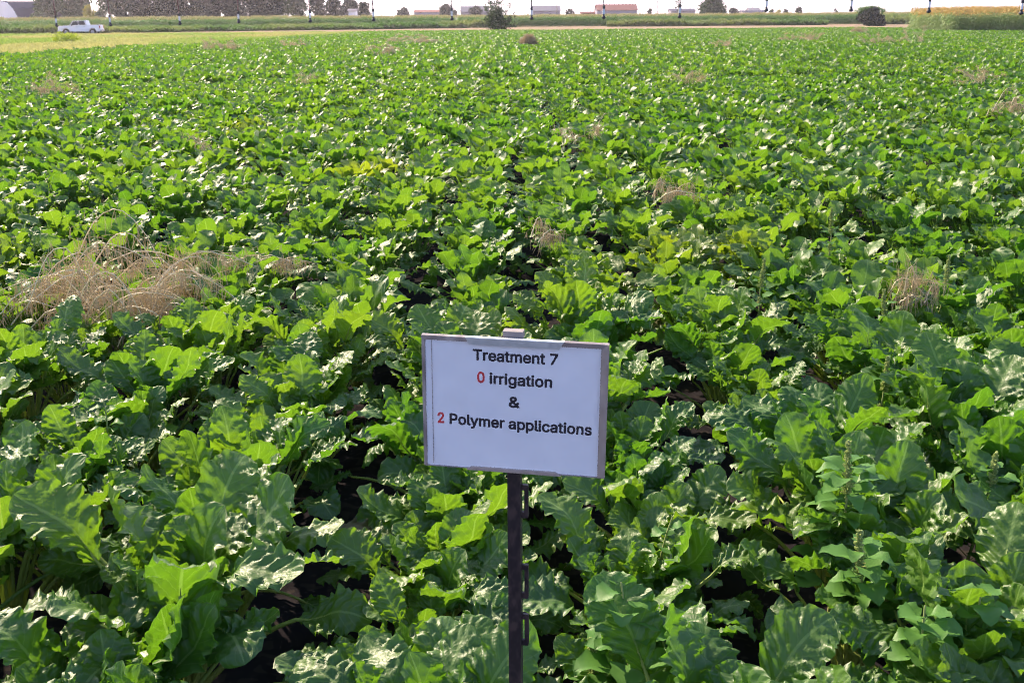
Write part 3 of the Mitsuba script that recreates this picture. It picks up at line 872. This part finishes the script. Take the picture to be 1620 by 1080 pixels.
_corn = {}
cr = np.random.default_rng(5)
corn_line('corn_field', [[-150, 176], [-95, 188], [-45, 215], [-12, 240], [30, 244], [125, 246]], 'corn_far_tile', 4.0, cr, (0, 2.6, 5.2))
tag('corn_field', 'long stand of green tasselled corn across the far side of the field', 'corn', kind='stuff')
corn_line('ripe_corn', [[43.2, 102.5], [50, 98], [58, 93], [66, 88]], 'corn_near_tile', 2.8, cr, (0, 3.6, 7.2, 10.8))
corn_line('ripe_corn', [[43.0, 112], [43.2, 103]], 'corn_near_tile', 2.8, cr)
tag('ripe_corn', 'nearer block of corn with golden tassels at the right edge of the field', 'corn', kind='stuff')


# ---------------------------------------------------------------- grass and roadside weeds
def tuft_tile(seed, n, w, l, h, blades, spread, bw):
    r = np.random.default_rng(seed)
    vs, fs, m = [], [], 0
    for _ in range(n):
        o = np.array([r.uniform(-w / 2, w / 2), r.uniform(-l / 2, l / 2), 0]); hs = h * r.uniform(0.5, 1.2)
        for _ in range(blades):
            az = r.uniform(0, 6.28); d = np.array([math.cos(az), math.sin(az), 0]); b = np.array([-d[1], d[0], 0]) * bw
            t = hs * r.uniform(0.6, 1.1)
            p1 = o + d * spread * 0.3 * hs + [0, 0, t * 0.6]; p2 = o + d * spread * hs * r.uniform(0.4, 1) + [0, 0, t]
            vs.append(np.array([o - b, o + b, p1 - b, p1 + b, p2])); fs.append(np.array([[0, 1, 3], [0, 3, 2], [2, 3, 4]]) + m); m += 5
    return np.vstack(vs), np.vstack(fs)


for k in range(4):
    scene[f'grass_tile_{k}'] = {'type': 'shapegroup', 'tufts': mikit.ply(tuft_tile(900 + k, 60, 2, 2, 0.30, 6, 0.6, 0.02), 'verge_grass')}
    scene[f'weed_tile_{k}'] = {'type': 'shapegroup', 'weeds': mikit.ply(tuft_tile(920 + k, 70, 4, 2.0, 1.25, 16, 0.45, 0.045), 'roadside_weed')}
gr, n = np.random.default_rng(31), 0
y = 36.0
while y < 152:
    x = -0.53 * y - 3
    while x < left_edge(y) + 1.0:
        n += 1
        scene[f'verge_grass_strip__{n:04d}'] = {'type': 'instance', 'g': {'type': 'ref', 'id': f'grass_tile_{gr.integers(4)}'},
                                               'to_world': T().translate([x + gr.normal(0, 0.2), y, 0]).rotate([0, 0, 1], float(gr.uniform(0, 360))).scale([1, 1, float(gr.uniform(0.5, 1.1))])}
        x += 2.0 if y < 95 else 2.6
    y += 2.0 if y < 95 else 2.6
tag('verge_grass_strip', 'yellowish green rough grass verge along the left side of the crop', 'grass', kind='stuff')
n = 0
for (xa, ya, xb, yb, hs) in ((-92, 165, -60, 172, 1.0), (-63, 176, -22, 206, 0.75), (-24, 205, -7, 220, 1.0), (-8, 220, 1, 226, 1.15), (22, 222, 70, 226, 1.05), (81, 228, 93, 228, 1.5),
                             (-100, 180, -24, 222, 0.8)):
    L = math.hypot(xb - xa, yb - ya)
    for row in (0, 1.6, 3.2):
        for k in range(int(L / 2.6)):
            if gr.random() < 0.12:
                continue
            u = (k + gr.random()) / (L / 2.6)
            n += 1
            scene[f'roadside_weeds__{n:04d}'] = {'type': 'instance', 'g': {'type': 'ref', 'id': f'weed_tile_{gr.integers(4)}'},
                                                'to_world': T().translate([xa + (xb - xa) * u, ya + (yb - ya) * u + row, 0]).rotate([0, 0, 1], float(gr.uniform(-20, 20))).scale([1, 1, hs * float(gr.uniform(0.7, 1.2))])}
tag('roadside_weeds', 'rough tall weeds growing along the track before the corn', 'weeds', kind='stuff')

# ---------------------------------------------------------------- trees and shrubs
def crown_mesh(r, clumps, leaf, per):
    """leaf-sized faces scattered through clumps (centre, radii)"""
    vs, fs, m = [], [], 0
    for c, rad in clumps:
        n = int(per * np.prod(rad) ** (2 / 3))
        d = r.normal(0, 1, (n, 3)); d /= np.linalg.norm(d, axis=1, keepdims=True)
        p = c + d * rad * (r.uniform(0.25, 1.08, (n, 1)) ** 0.6)
        a = r.normal(0, 1, (n, 3)); a /= np.linalg.norm(a, axis=1, keepdims=True)
        b = np.cross(a, r.normal(0, 1, (n, 3))); b /= np.linalg.norm(b, axis=1, keepdims=True) + 1e-9
        s = leaf * r.uniform(0.6, 1.3, (n, 1))
        v = np.stack([p - a * s, p + b * s * 0.55, p + a * s, p - b * s * 0.55], 1).reshape(-1, 3)
        i = np.arange(n) * 4 + m
        vs.append(v); fs.append(np.vstack([np.stack([i, i + 1, i + 2], 1), np.stack([i, i + 2, i + 3], 1)])); m += 4 * n
    return np.vstack(vs), np.vstack(fs)


def tree(key, x, y, h, w, label, seed, leaf='dark_leaf', cat_='tree', group=None, base=0.15, lsize=0.36, per=85, shape='round', z=0.0):
    r = np.random.default_rng(seed)
    tag(key, label, cat_, group)
    clumps, limbs = [], []
    n = 16 if shape != 'bush' else 12
    th = h * (0.8 if shape != 'bush' else 0.4)
    tr = 0.018 * h + 0.04
    limbs.append(tube([[x, y, z - 0.1], [x + r.normal(0, 0.02) * h, y, z + th * 0.5], [x + r.normal(0, 0.03) * h, y, z + th]], [tr, tr * 0.7, tr * 0.25], 7))
    for k in range(n):
        u = (k + r.random()) / n
        if shape == 'column':
            zc = base * h + (1 - base) * h * u; rr = w * 0.5 * (0.35 + 0.65 * math.sin(math.pi * min(1, 0.15 + u * 0.8)))
        elif shape == 'bush':
            zc = h * (0.15 + 0.75 * u); rr = w * 0.5 * math.sqrt(max(0.1, 1 - (u - 0.25) ** 2 * 1.5))
        else:
            zc = base * h + (1 - base) * h * (0.15 + 0.8 * u); rr = w * 0.5 * math.sqrt(max(0.08, 1 - (2 * u - 0.9) ** 2))
        az = k * 2.4 + r.normal(0, 0.4)
        off = rr * r.uniform(0.35, 0.75)
        c = np.array([x + off * math.cos(az), y + off * math.sin(az), z + zc])
        rad = np.array([1, 1, 0.8]) * w * r.uniform(0.17, 0.27)
        if shape == 'column':
            rad = rad * [1, 1, 1.6]
        clumps.append((c, rad))
        b = np.array([x, y, z + zc * 0.55])
        limbs.append(tube([b, (b + c) / 2 + [0, 0, 0.03 * h], c], [tr * 0.35, tr * 0.22, tr * 0.06], 5))
    put(key + '__trunk', cat(limbs), 'bark')
    put(key + '__crown', crown_mesh(r, clumps, lsize, per), leaf)


def plant_tree(name, px, Y, top_px, wpx, label, seed, **k):
    """px: the photograph's column, top_px: row of its top, wpx: its width there"""
    b = at_y(px, 40, Y)
    top = at_y(px, top_px, Y)[2]
    tree(num(name), b[0], Y, top, wpx / FPX * Y / math.cos(0), label, seed, **k)


plant_tree('pale_tree', 80, 300, -28, 44, 'hazy grey tree just right of the dark barn roof', 1, leaf='tree_leaf')
plant_tree('pale_tree', 112, 310, -36, 34, 'slim grey tree between barn and yellow bush', 2, leaf='tree_leaf', shape='column')
plant_tree('pale_tree', 134, 318, -30, 30, 'slender dark tree behind the yellow bush', 3, leaf='tree_leaf', shape='column')
plant_tree('pale_tree', 178, 305, -40, 38, 'pale tree at the left end of the tall dark windbreak', 4, leaf='tree_leaf')
plant_tree('pale_tree', 60, 292, 20, 28, 'low round grey shrub before the dark barn roof', 5, leaf='tree_leaf', shape='bush')
plant_tree('yellow_bush', 142, 290, 8, 22, 'bright yellow bush among the grey trees above the pickup', 6, leaf='yellow_leaf', shape='bush')
plant_tree('pale_tree', 160, 296, 14, 24, 'low grey bush right of the yellow bush', 7, leaf='tree_leaf', shape='bush')
for k in range(12):
    nth = ['first', 'second', 'third', 'fourth', 'fifth', 'sixth', 'seventh', 'eighth', 'ninth', 'tenth', 'eleventh', 'twelfth'][k]
    plant_tree('windbreak_tree', 200 + k * 21, 285 + (k % 3) * 5, -60 - 12 * (k % 4), 40, f'{nth} from the left in the row of tall dark windbreak trees', 20 + k, shape='column', base=0.02,
               group='trees of the dark windbreak', per=330, lsize=0.28)
plant_tree('pale_tree', 441, 300, -30, 42, 'grey tree at the right end of the windbreak', 40, leaf='tree_leaf')
plant_tree('pale_tree', 470, 310, -18, 40, 'grey tree just left of the gap of bright sky', 41, leaf='tree_leaf')
plant_tree('dark_tree', 505, 315, -12, 28, 'dark tree just right of the gap of bright sky', 42)
plant_tree('dark_tree', 530, 320, -2, 34, 'dark bushy tree second right of the sky gap', 43)
plant_tree('dark_tree', 556, 325, -2, 30, 'taller of the two trees ending the left tree row', 44)
plant_tree('dark_tree', 577, 325, 4, 22, 'smaller tree at the right end of the left tree row', 45)
plant_tree('dark_tree', 637, 420, 13, 28, 'low dark tree standing alone on the skyline left of the houses', 46, shape='bush')
plant_tree('dark_tree', 708, 400, 9, 28, 'ragged tree beside the sprinkler left of the big shrub', 47)
plant_tree('dark_tree', 752, 420, 9, 26, 'rounded dark tree before the grey hip roof', 48, shape='bush')
plant_tree('dark_tree', 901, 400, 13, 16, 'small round tree between the grey shed and the long red roof', 49, shape='bush')
plant_tree('dark_tree', 1027, 420, 13, 13, 'small round tree right of the long red roofed shed', 50, shape='bush')
plant_tree('bare_tree', 1073, 400, -14, 16, 'thin sparse tree beside a sprinkler right of the lattice mast', 51, leaf='tree_leaf', per=9)
plant_tree('large_tree', 1126, 330, -2, 46, 'large round tree lit yellow green on its left, right of centre', 52, leaf='tree_leaf', base=0.02, per=80)
plant_tree('dark_tree', 1159, 400, 12, 16, 'small bushy tree right of the large round tree', 53, shape='bush')
plant_tree('dark_tree', 1219, 420, 14, 10, 'tiny dark tree just right of a sprinkler on the right skyline', 54, leaf='tree_leaf', shape='bush')
plant_tree('yellow_bush', 1230, 420, 15, 9, 'tiny yellowish bush on the right skyline', 55, leaf='yellow_leaf', shape='bush')
plant_tree('dark_tree', 1242, 420, 14, 11, 'tiny round dark tree right of the tiny yellowish bush', 56, shape='bush')
plant_tree('dark_tree', 1262, 410, 12, 13, 'small pointed dark tree on the right skyline', 57)
plant_tree('dark_tree', 1320, 420, 14, 7, 'lone tiny tree left of the dark roadside bush', 58)
# shrubs at the field edge
def edge_shrub(name, px, base_py, top_py, wpx, label, seed, **k):
    g = on_plane(px, base_py, 0.0)
    top = at_y(px, top_py, g[1])[2]
    tree(num(name), g[0], g[1], top, wpx / FPX * g[1], label, seed, cat_='shrub', **k)


g = at_y(786, 40, 150)
r_ = np.random.default_rng(61)
sk = num('large_shrub')
tag(sk, 'large feathery dark shrub standing alone at the far edge of the crop', 'shrub')
cl, lim = [], []
for k in range(46):
    az, e = r_.uniform(0, 6.28), r_.uniform(0.25, 1.5)
    L = r_.uniform(2.4, 5.2) * (0.55 + 0.45 * e / 1.5)
    d = np.array([math.cos(az) * math.cos(e), math.sin(az) * math.cos(e), math.sin(e)])
    tip = np.array([g[0], 150, 0.15]) + d * L * [0.85, 0.85, 1]
    lim.append(tube([[g[0], 150, 0.0], [g[0] + d[0] * L * 0.4, 150 + d[1] * L * 0.4, d[2] * L * 0.5], tip], [0.05, 0.03, 0.01], 5))
    for u in (0.45, 0.7, 0.95):
        cl.append((np.array([g[0], 150, 0.2]) + d * L * [0.85, 0.85, 1] * u, np.array([0.42, 0.42, 0.62]) * (1.15 - 0.4 * u)))
put(sk + '__branches', cat(lim), 'bark')
put(sk + '__foliage', crown_mesh(r_, cl, 0.13, 260), 'tree_leaf')
edge_shrub('dark_shrub', 1376, 41.5, 15.5, 40, 'dark rounded roadside bush with a lighter top right of centre', 62, leaf='dark_leaf', shape='bush', per=420, lsize=0.2)
rg = np.random.default_rng(622)
gs = on_plane(1376, 41.5, 0.0)
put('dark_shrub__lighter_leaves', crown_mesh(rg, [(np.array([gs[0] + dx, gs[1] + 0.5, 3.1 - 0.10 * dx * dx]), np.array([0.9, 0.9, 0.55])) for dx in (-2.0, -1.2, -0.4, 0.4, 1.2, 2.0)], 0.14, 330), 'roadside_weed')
labels['dark_shrub__lighter_leaves'] = {'label': 'lighter green leaves along the top'}
edge_shrub('green_shrub', 1456, 50, 13, 34, 'tall green weeds at the left corner of the golden corn', 63, leaf='tree_leaf', shape='bush', per=300, lsize=0.15)
c = on_plane(108, 68.5, 0.0)
tree(num('lime_weed'), c[0], c[1], 0.55, 2.7, 'bright yellow green weed patch in front of the pickup', 64, leaf='lime_leaf', cat_='weed', shape='bush', per=330, lsize=0.10)

# ---------------------------------------------------------------- pickup
def pickup():
    k = num('pickup_truck')
    tag(k, 'white crew cab pickup truck parked on the track at far left', 'pickup truck')
    Y = 150.0
    c = at_y(129, 50, Y)
    M = lambda v: turn(v, math.radians(6), (c[0], Y, 0.02))
    def P(nm, m, b, sm=False):
        put(f'{k}__{nm}', (M(m[0]), m[1]), b, sm)
    from shapely.geometry import Polygon, Point
    # side outline in (x, z), front towards -x
    side = Polygon([(-2.9, 0.45), (-2.92, 1.0), (-2.82, 1.20), (-1.30, 1.30), (-0.78, 1.90), (0.95, 1.94), (1.12, 1.34), (2.85, 1.32), (2.90, 0.55), (2.80, 0.42)])
    for wx in (-1.85, 1.80):
        side = side.difference(Point(wx, 0.40).buffer(0.50))
    side = side.buffer(-0.05).buffer(0.05)
    m = trimesh.creation.extrude_polygon(side, 1.9, engine='earcut'); v, f = vf(m)
    v = np.stack([v[:, 0], v[:, 2] - 0.95, v[:, 1]], 1)
    v[:, 1] *= np.where(v[:, 2] > 1.3, 0.86, 1.0)
    P('body', (v, f[:, ::-1]), 'truck_paint')
    bed = box((2.0, 0, 1.335), (1.5, 1.6, 0.012)); P('bed', bed, 'rubber')
    for s, y in ((0, -0.88), (1, 0.88)):
        for q, poly in enumerate(([(-1.12, 1.33), (-0.68, 1.82), (-0.12, 1.83), (-0.12, 1.33)], [(-0.02, 1.33), (-0.02, 1.83), (0.78, 1.84), (0.92, 1.33)])):
            pv, pf = prism(poly, y - 0.02, y + 0.02)
            P('window' if s == q == 0 else f'window_{2 * s + q:03d}', (pv, pf), 'truck_glass')
    P('windscreen', (np.array([[-1.28, -0.78, 1.32], [-1.28, 0.78, 1.32], [-0.82, 0.72, 1.86], [-0.82, -0.72, 1.86]]) + [-0.02, 0, 0.02], np.array([[0, 1, 2, 3]])), 'truck_glass')
    w = 0
    for wx in (-1.85, 1.80):
        for wy in (-0.86, 0.86):
            t = trimesh.creation.cylinder(0.40, 0.26, sections=28); t.apply_transform(trimesh.transformations.rotation_matrix(math.pi / 2, [1, 0, 0]))
            nm = 'wheel' if w == 0 else f'wheel_{w:03d}'
            tv, tf = vf(t); P(nm + '__tyre', (tv + [wx, wy, 0.40], tf), 'rubber')
            t = trimesh.creation.cylinder(0.24, 0.27, sections=20); t.apply_transform(trimesh.transformations.rotation_matrix(math.pi / 2, [1, 0, 0]))
            tv, tf = vf(t); P(nm + '__rim', (tv + [wx, wy, 0.40], tf), 'rim_metal'); w += 1
    P('front_bumper', box((-2.95, 0, 0.58), (0.14, 1.85, 0.22)), 'rim_metal')
    P('rear_bumper', box((2.95, 0, 0.58), (0.14, 1.8, 0.18)), 'rim_metal')
    P('headlight', box((-2.86, -0.80, 0.95), (0.16, 0.28, 0.16)), 'white_plastic')
    P('headlight_001', box((-2.86, 0.80, 0.95), (0.16, 0.28, 0.16)), 'white_plastic')
    P('tail_light', box((2.84, -0.90, 1.02), (0.14, 0.14, 0.36)), 'tail_red')
    P('tail_light_001', box((2.84, 0.90, 1.02), (0.14, 0.14, 0.36)), 'tail_red')
    P('mirror', box((-0.95, -1.05, 1.32), (0.10, 0.20, 0.20)), 'black_plastic')
    P('door_handle', box((-0.30, -0.965, 1.12), (0.2, 0.03, 0.04)), 'black_plastic')
    P('door_handle_001', box((0.70, -0.965, 1.12), (0.2, 0.03, 0.04)), 'black_plastic')


pickup()


# ---------------------------------------------------------------- buildings on the skyline
def gable(key, cx, cy, w, d, eave, ridge, rz, wall, roof, label, windows=(), over=0.3, cat_='building'):
    """ridge runs along local x"""
    tag(key, label, cat_)
    M = lambda v: turn(v, rz, (cx, cy, 0))
    wv, wf = box((0, 0, eave / 2), (w, d, eave))
    tri = np.array([[-w / 2, -d / 2, eave], [-w / 2, d / 2, eave], [-w / 2, 0, ridge - 0.05], [w / 2, -d / 2, eave], [w / 2, d / 2, eave], [w / 2, 0, ridge - 0.05]])
    v, f = cat([(wv, wf), (tri, np.array([[0, 2, 1], [3, 4, 5]]))])
    put(key + '__wall', (M(v), f), wall)
    parts = []
    for s in (-1, 1):
        a = np.array([[-w / 2 - over, s * (d / 2 + over), eave - 0.12], [w / 2 + over, s * (d / 2 + over), eave - 0.12], [w / 2 + over, 0, ridge], [-w / 2 - over, 0, ridge]])
        b = a + [0, 0, 0.14]
        parts.append((np.vstack([a, b]), np.array([[0, 1, 2], [0, 2, 3], [4, 6, 5], [4, 7, 6], [0, 4, 5], [0, 5, 1], [1, 5, 6], [1, 6, 2], [2, 6, 7], [2, 7, 3], [3, 7, 4], [3, 4, 0]])))
    v, f = cat(parts)
    put(key + '__roof', (M(v), f), roof)
    for k, (x, z, ww, hh_) in enumerate(windows):
        v, f = box((x, -d / 2 - 0.03, z), (ww, 0.08, hh_))
        put(key + ('__window' if k == 0 else f'__window_{k:03d}'), (M(v), f), 'window_dark')


def barn():
    k = num('white_barn')
    tag(k, 'white gambrel ended barn with dark roof at the far left', 'barn')
    Y = 300.0
    gx = at_y(2, 20, Y)[0]
    half, hh_ = 6.6, at_y(5, 2, Y)[2]
    prof = [(-half, 0), (half, 0), (half, 2.2), (half * 0.72, 5.4), (half * 0.42, 7.2), (0, hh_), (-half * 0.42, 7.2), (-half * 0.72, 5.4), (-half, 2.2)]
    v, f = prism(prof, 0, 24)
    rz = math.radians(-24)
    M = lambda q: turn(q, rz, (gx, Y, 0))
    put(k + '__wall', (M(v), f), 'white_wall')
    rp = prof[2:]
    parts = []
    for (x0, z0), (x1, z1) in zip(rp[:-1], rp[1:]):
        n = np.array([z0 - z1, 0, x1 - x0], float); n = -n / np.linalg.norm(n) if (x1 - x0) > 0 else n / np.linalg.norm(n)
        n = np.array([z0 - z1, 0, x1 - x0], float); n /= np.linalg.norm(n); n = -n
        a = np.array([[x0, 0.15, z0], [x1, 0.15, z1], [x1, 24.3, z1], [x0, 24.3, z0]])
        b = a + n * 0.2
        parts.append((np.vstack([a, b]), np.array([[0, 1, 2], [0, 2, 3], [4, 6, 5], [4, 7, 6], [0, 4, 5], [0, 5, 1], [1, 5, 6], [1, 6, 2], [2, 6, 7], [2, 7, 3], [3, 7, 4], [3, 4, 0]])))
    v, f = cat(parts)
    put(k + '__roof', (M(v), f), 'slate_roof')
    v, f = box((0, -0.05, 1.8), (3.6, 0.1, 3.6)); put(k + '__door', (M(v), f), 'white_wall')


barn()


def skyline(name, px0, px1, top, eave_py, Y, d, wall, roof, label, windows=(), rz=0.0):
    a, b = at_y(px0, top, Y), at_y(px1, top, Y)
    zt, ze = a[2] * 0.5 + b[2] * 0.5, at_y((px0 + px1) / 2, eave_py, Y)[2]
    gable(num(name), (a[0] + b[0]) / 2, Y + d / 2, b[0] - a[0], d, ze, zt, rz, wall, roof, label, windows)


skyline('grey_shed', 843, 886, 10, 17.5, 380, 9, 'grey_wall', 'grey_roof', 'long grey roofed shed on the skyline right of the big shrub', [(-2, 3.0, 1.0, 0.9), (1.5, 3.0, 1.0, 0.9)])
skyline('red_shed', 945, 1008, 7.5, 16.5, 390, 10, 'grey_wall', 'rust_roof', 'long shed with dull red roof on the skyline', [(-4, 2.6, 1.2, 0.8), (0, 2.6, 1.2, 0.8), (4, 2.6, 1.2, 0.8)])
skyline('hip_house', 729, 772, 10.5, 19, 430, 9, 'grey_wall', 'grey_roof', 'grey roofed house behind the rounded tree left of the big shrub', [(-3, 3.2, 1.0, 1.0)])
skyline('low_house', 655, 696, 16.5, 19.5, 450, 9, 'grey_wall', 'rust_roof', 'low reddish roof peeping over the corn left of centre', [(2, 2.4, 1.0, 0.8)])
skyline('low_shed', 1062, 1100, 14.5, 18, 430, 8, 'grey_wall', 'slate_roof', 'low dark roof just left of the large round tree', [(0, 2.4, 1.0, 0.8)])
skyline('low_shed', 1176, 1212, 17, 19, 440, 8, 'grey_wall', 'slate_roof', 'low dark roof right of the large round tree', [(0, 2.2, 1.0, 0.8)])
skyline('pale_house', 1187, 1203, 13, 17, 460, 8, 'grey_wall', 'grey_roof', 'small pale house above the low dark roof right of centre', [(0, 2.6, 1.0, 0.8)])
skyline('pink_wall_shed', 920, 943, 19, 20.5, 400, 6, 'rust_roof', 'rust_roof', 'low pinkish shed just left of the long red roofed one')
skyline('garden_shed', 551, 562, 15, 17.5, 300, 4, 'white_wall', 'grey_roof', 'small pale shed under the last trees of the left row')


def pole(name, px, Y, h, label, arm=True):
    k = num(name); p = at_y(px, 20, Y)
    tag(k, label, 'pole')
    put(k + '__shaft', tube([[p[0], Y, -0.2], [p[0], Y, h]], [0.14, 0.09], 8), 'pole_wood')
    if arm:
        put(k + '__crossarm', box((p[0], Y - 0.1, h - 0.6), (2.2, 0.12, 0.12)), 'pole_wood')


pole('utility_pole', 881, 360, 11, 'thin utility pole before the grey roofed shed')
pole('utility_pole', 1040, 420, 12, 'thin utility pole right of the long red roofed shed')
pole('utility_pole', 729, 420, 11, 'thin utility pole beside the grey roofed house')
pole('utility_pole', 1108, 330, 10, 'utility pole at the left side of the large round tree')
mk = num('lattice_mast')
tag(mk, 'slender lattice mast on the skyline right of the red roofed shed', 'mast')
mp = at_y(1055, 20, 420)
lat = []
for k in range(14):
    z0, z1 = k * 1.0, (k + 1) * 1.0
    for a_, b_ in ((-0.45, 0.45), (0.45, -0.45)):
        lat.append(tube([[mp[0] + a_, 420, z0], [mp[0] + b_, 420, z1]], 0.03, 4))
put(mk + '__bracing', cat(lat), 'galvanised')
for k, (dx, dy) in enumerate(((-0.45, 0), (0.45, 0), (0, 0.6))):
    put(mk + ('__leg' if k == 0 else f'__leg_{k:03d}'), tube([[mp[0] + dx, 420 + dy, -0.1], [mp[0] + dx, 420 + dy, 14]], 0.05, 6), 'galvanised')

# ---------------------------------------------------------------- overhead irrigation pipe with hanging sprinklers
drops = [(90, 47), (175, 46), (285, 45), (378, 44), (491, 43), (591, 42), (715, 41), (841, 40), (955, 39), (1075, 38), (1212, 37), (1346, 36), (1469, 35), (1615, 34)]
bottoms = [43, 42, 40, 37, 36, 34, 33, 32, 30.5, 29, 19, 19, 21, 24]
ORD14 = ORD
pts = []
for k, ((px, Y), bp) in enumerate(zip(drops, bottoms)):
    p = at_y(px, bp, Y)
    pts.append((p[0], Y))
    key = num('sprinkler_drop')
    tag(key, f'{ORD14[k]} from the left of the sprinkler hoses hanging over the field', 'sprinkler', 'hanging sprinkler drops')
    x, z = p[0], p[2]
    top = 4.1
    r = np.random.default_rng(k)
    lx, ly = r.normal(0, 0.06), r.normal(0, 0.06)
    put(key + '__hose', tube([[x + lx, Y + ly, top], [x + lx * 0.5, Y + ly * 0.4, (top + z) / 2], [x, Y, z + 0.42]], 0.019, 8), 'hose' if k < 6 else 'black_plastic')
    put(key + '__weight', tube([[x, Y, z + 0.17], [x, Y, z + 0.36]], 0.04, 10), 'white_plastic')
    put(key + '__regulator', tube([[x, Y, z + 0.36], [x, Y, z + 0.37], [x, Y, z + 0.47], [x, Y, z + 0.48]], [0.03, 0.046, 0.046, 0.03], 10), 'black_plastic')
    put(key + '__nozzle', tube([[x, Y, z], [x, Y, z + 0.03], [x, Y, z + 0.07], [x, Y, z + 0.12], [x, Y, z + 0.17]], [0.03, 0.075, 0.07, 0.035, 0.04], 12), 'black_plastic')

# ---------------------------------------------------------------- the hazy summer air
scene['haze'] = {'type': 'cube', 'to_world': T().translate([0, 8000, 99]).scale([14000, 12000, 100.5]), 'bsdf': {'type': 'null'}, 'interior': {'type': 'ref', 'id': 'air'}}
tag('haze', 'thin pale haze lying over the far fields and trees', 'haze', kind='stuff')
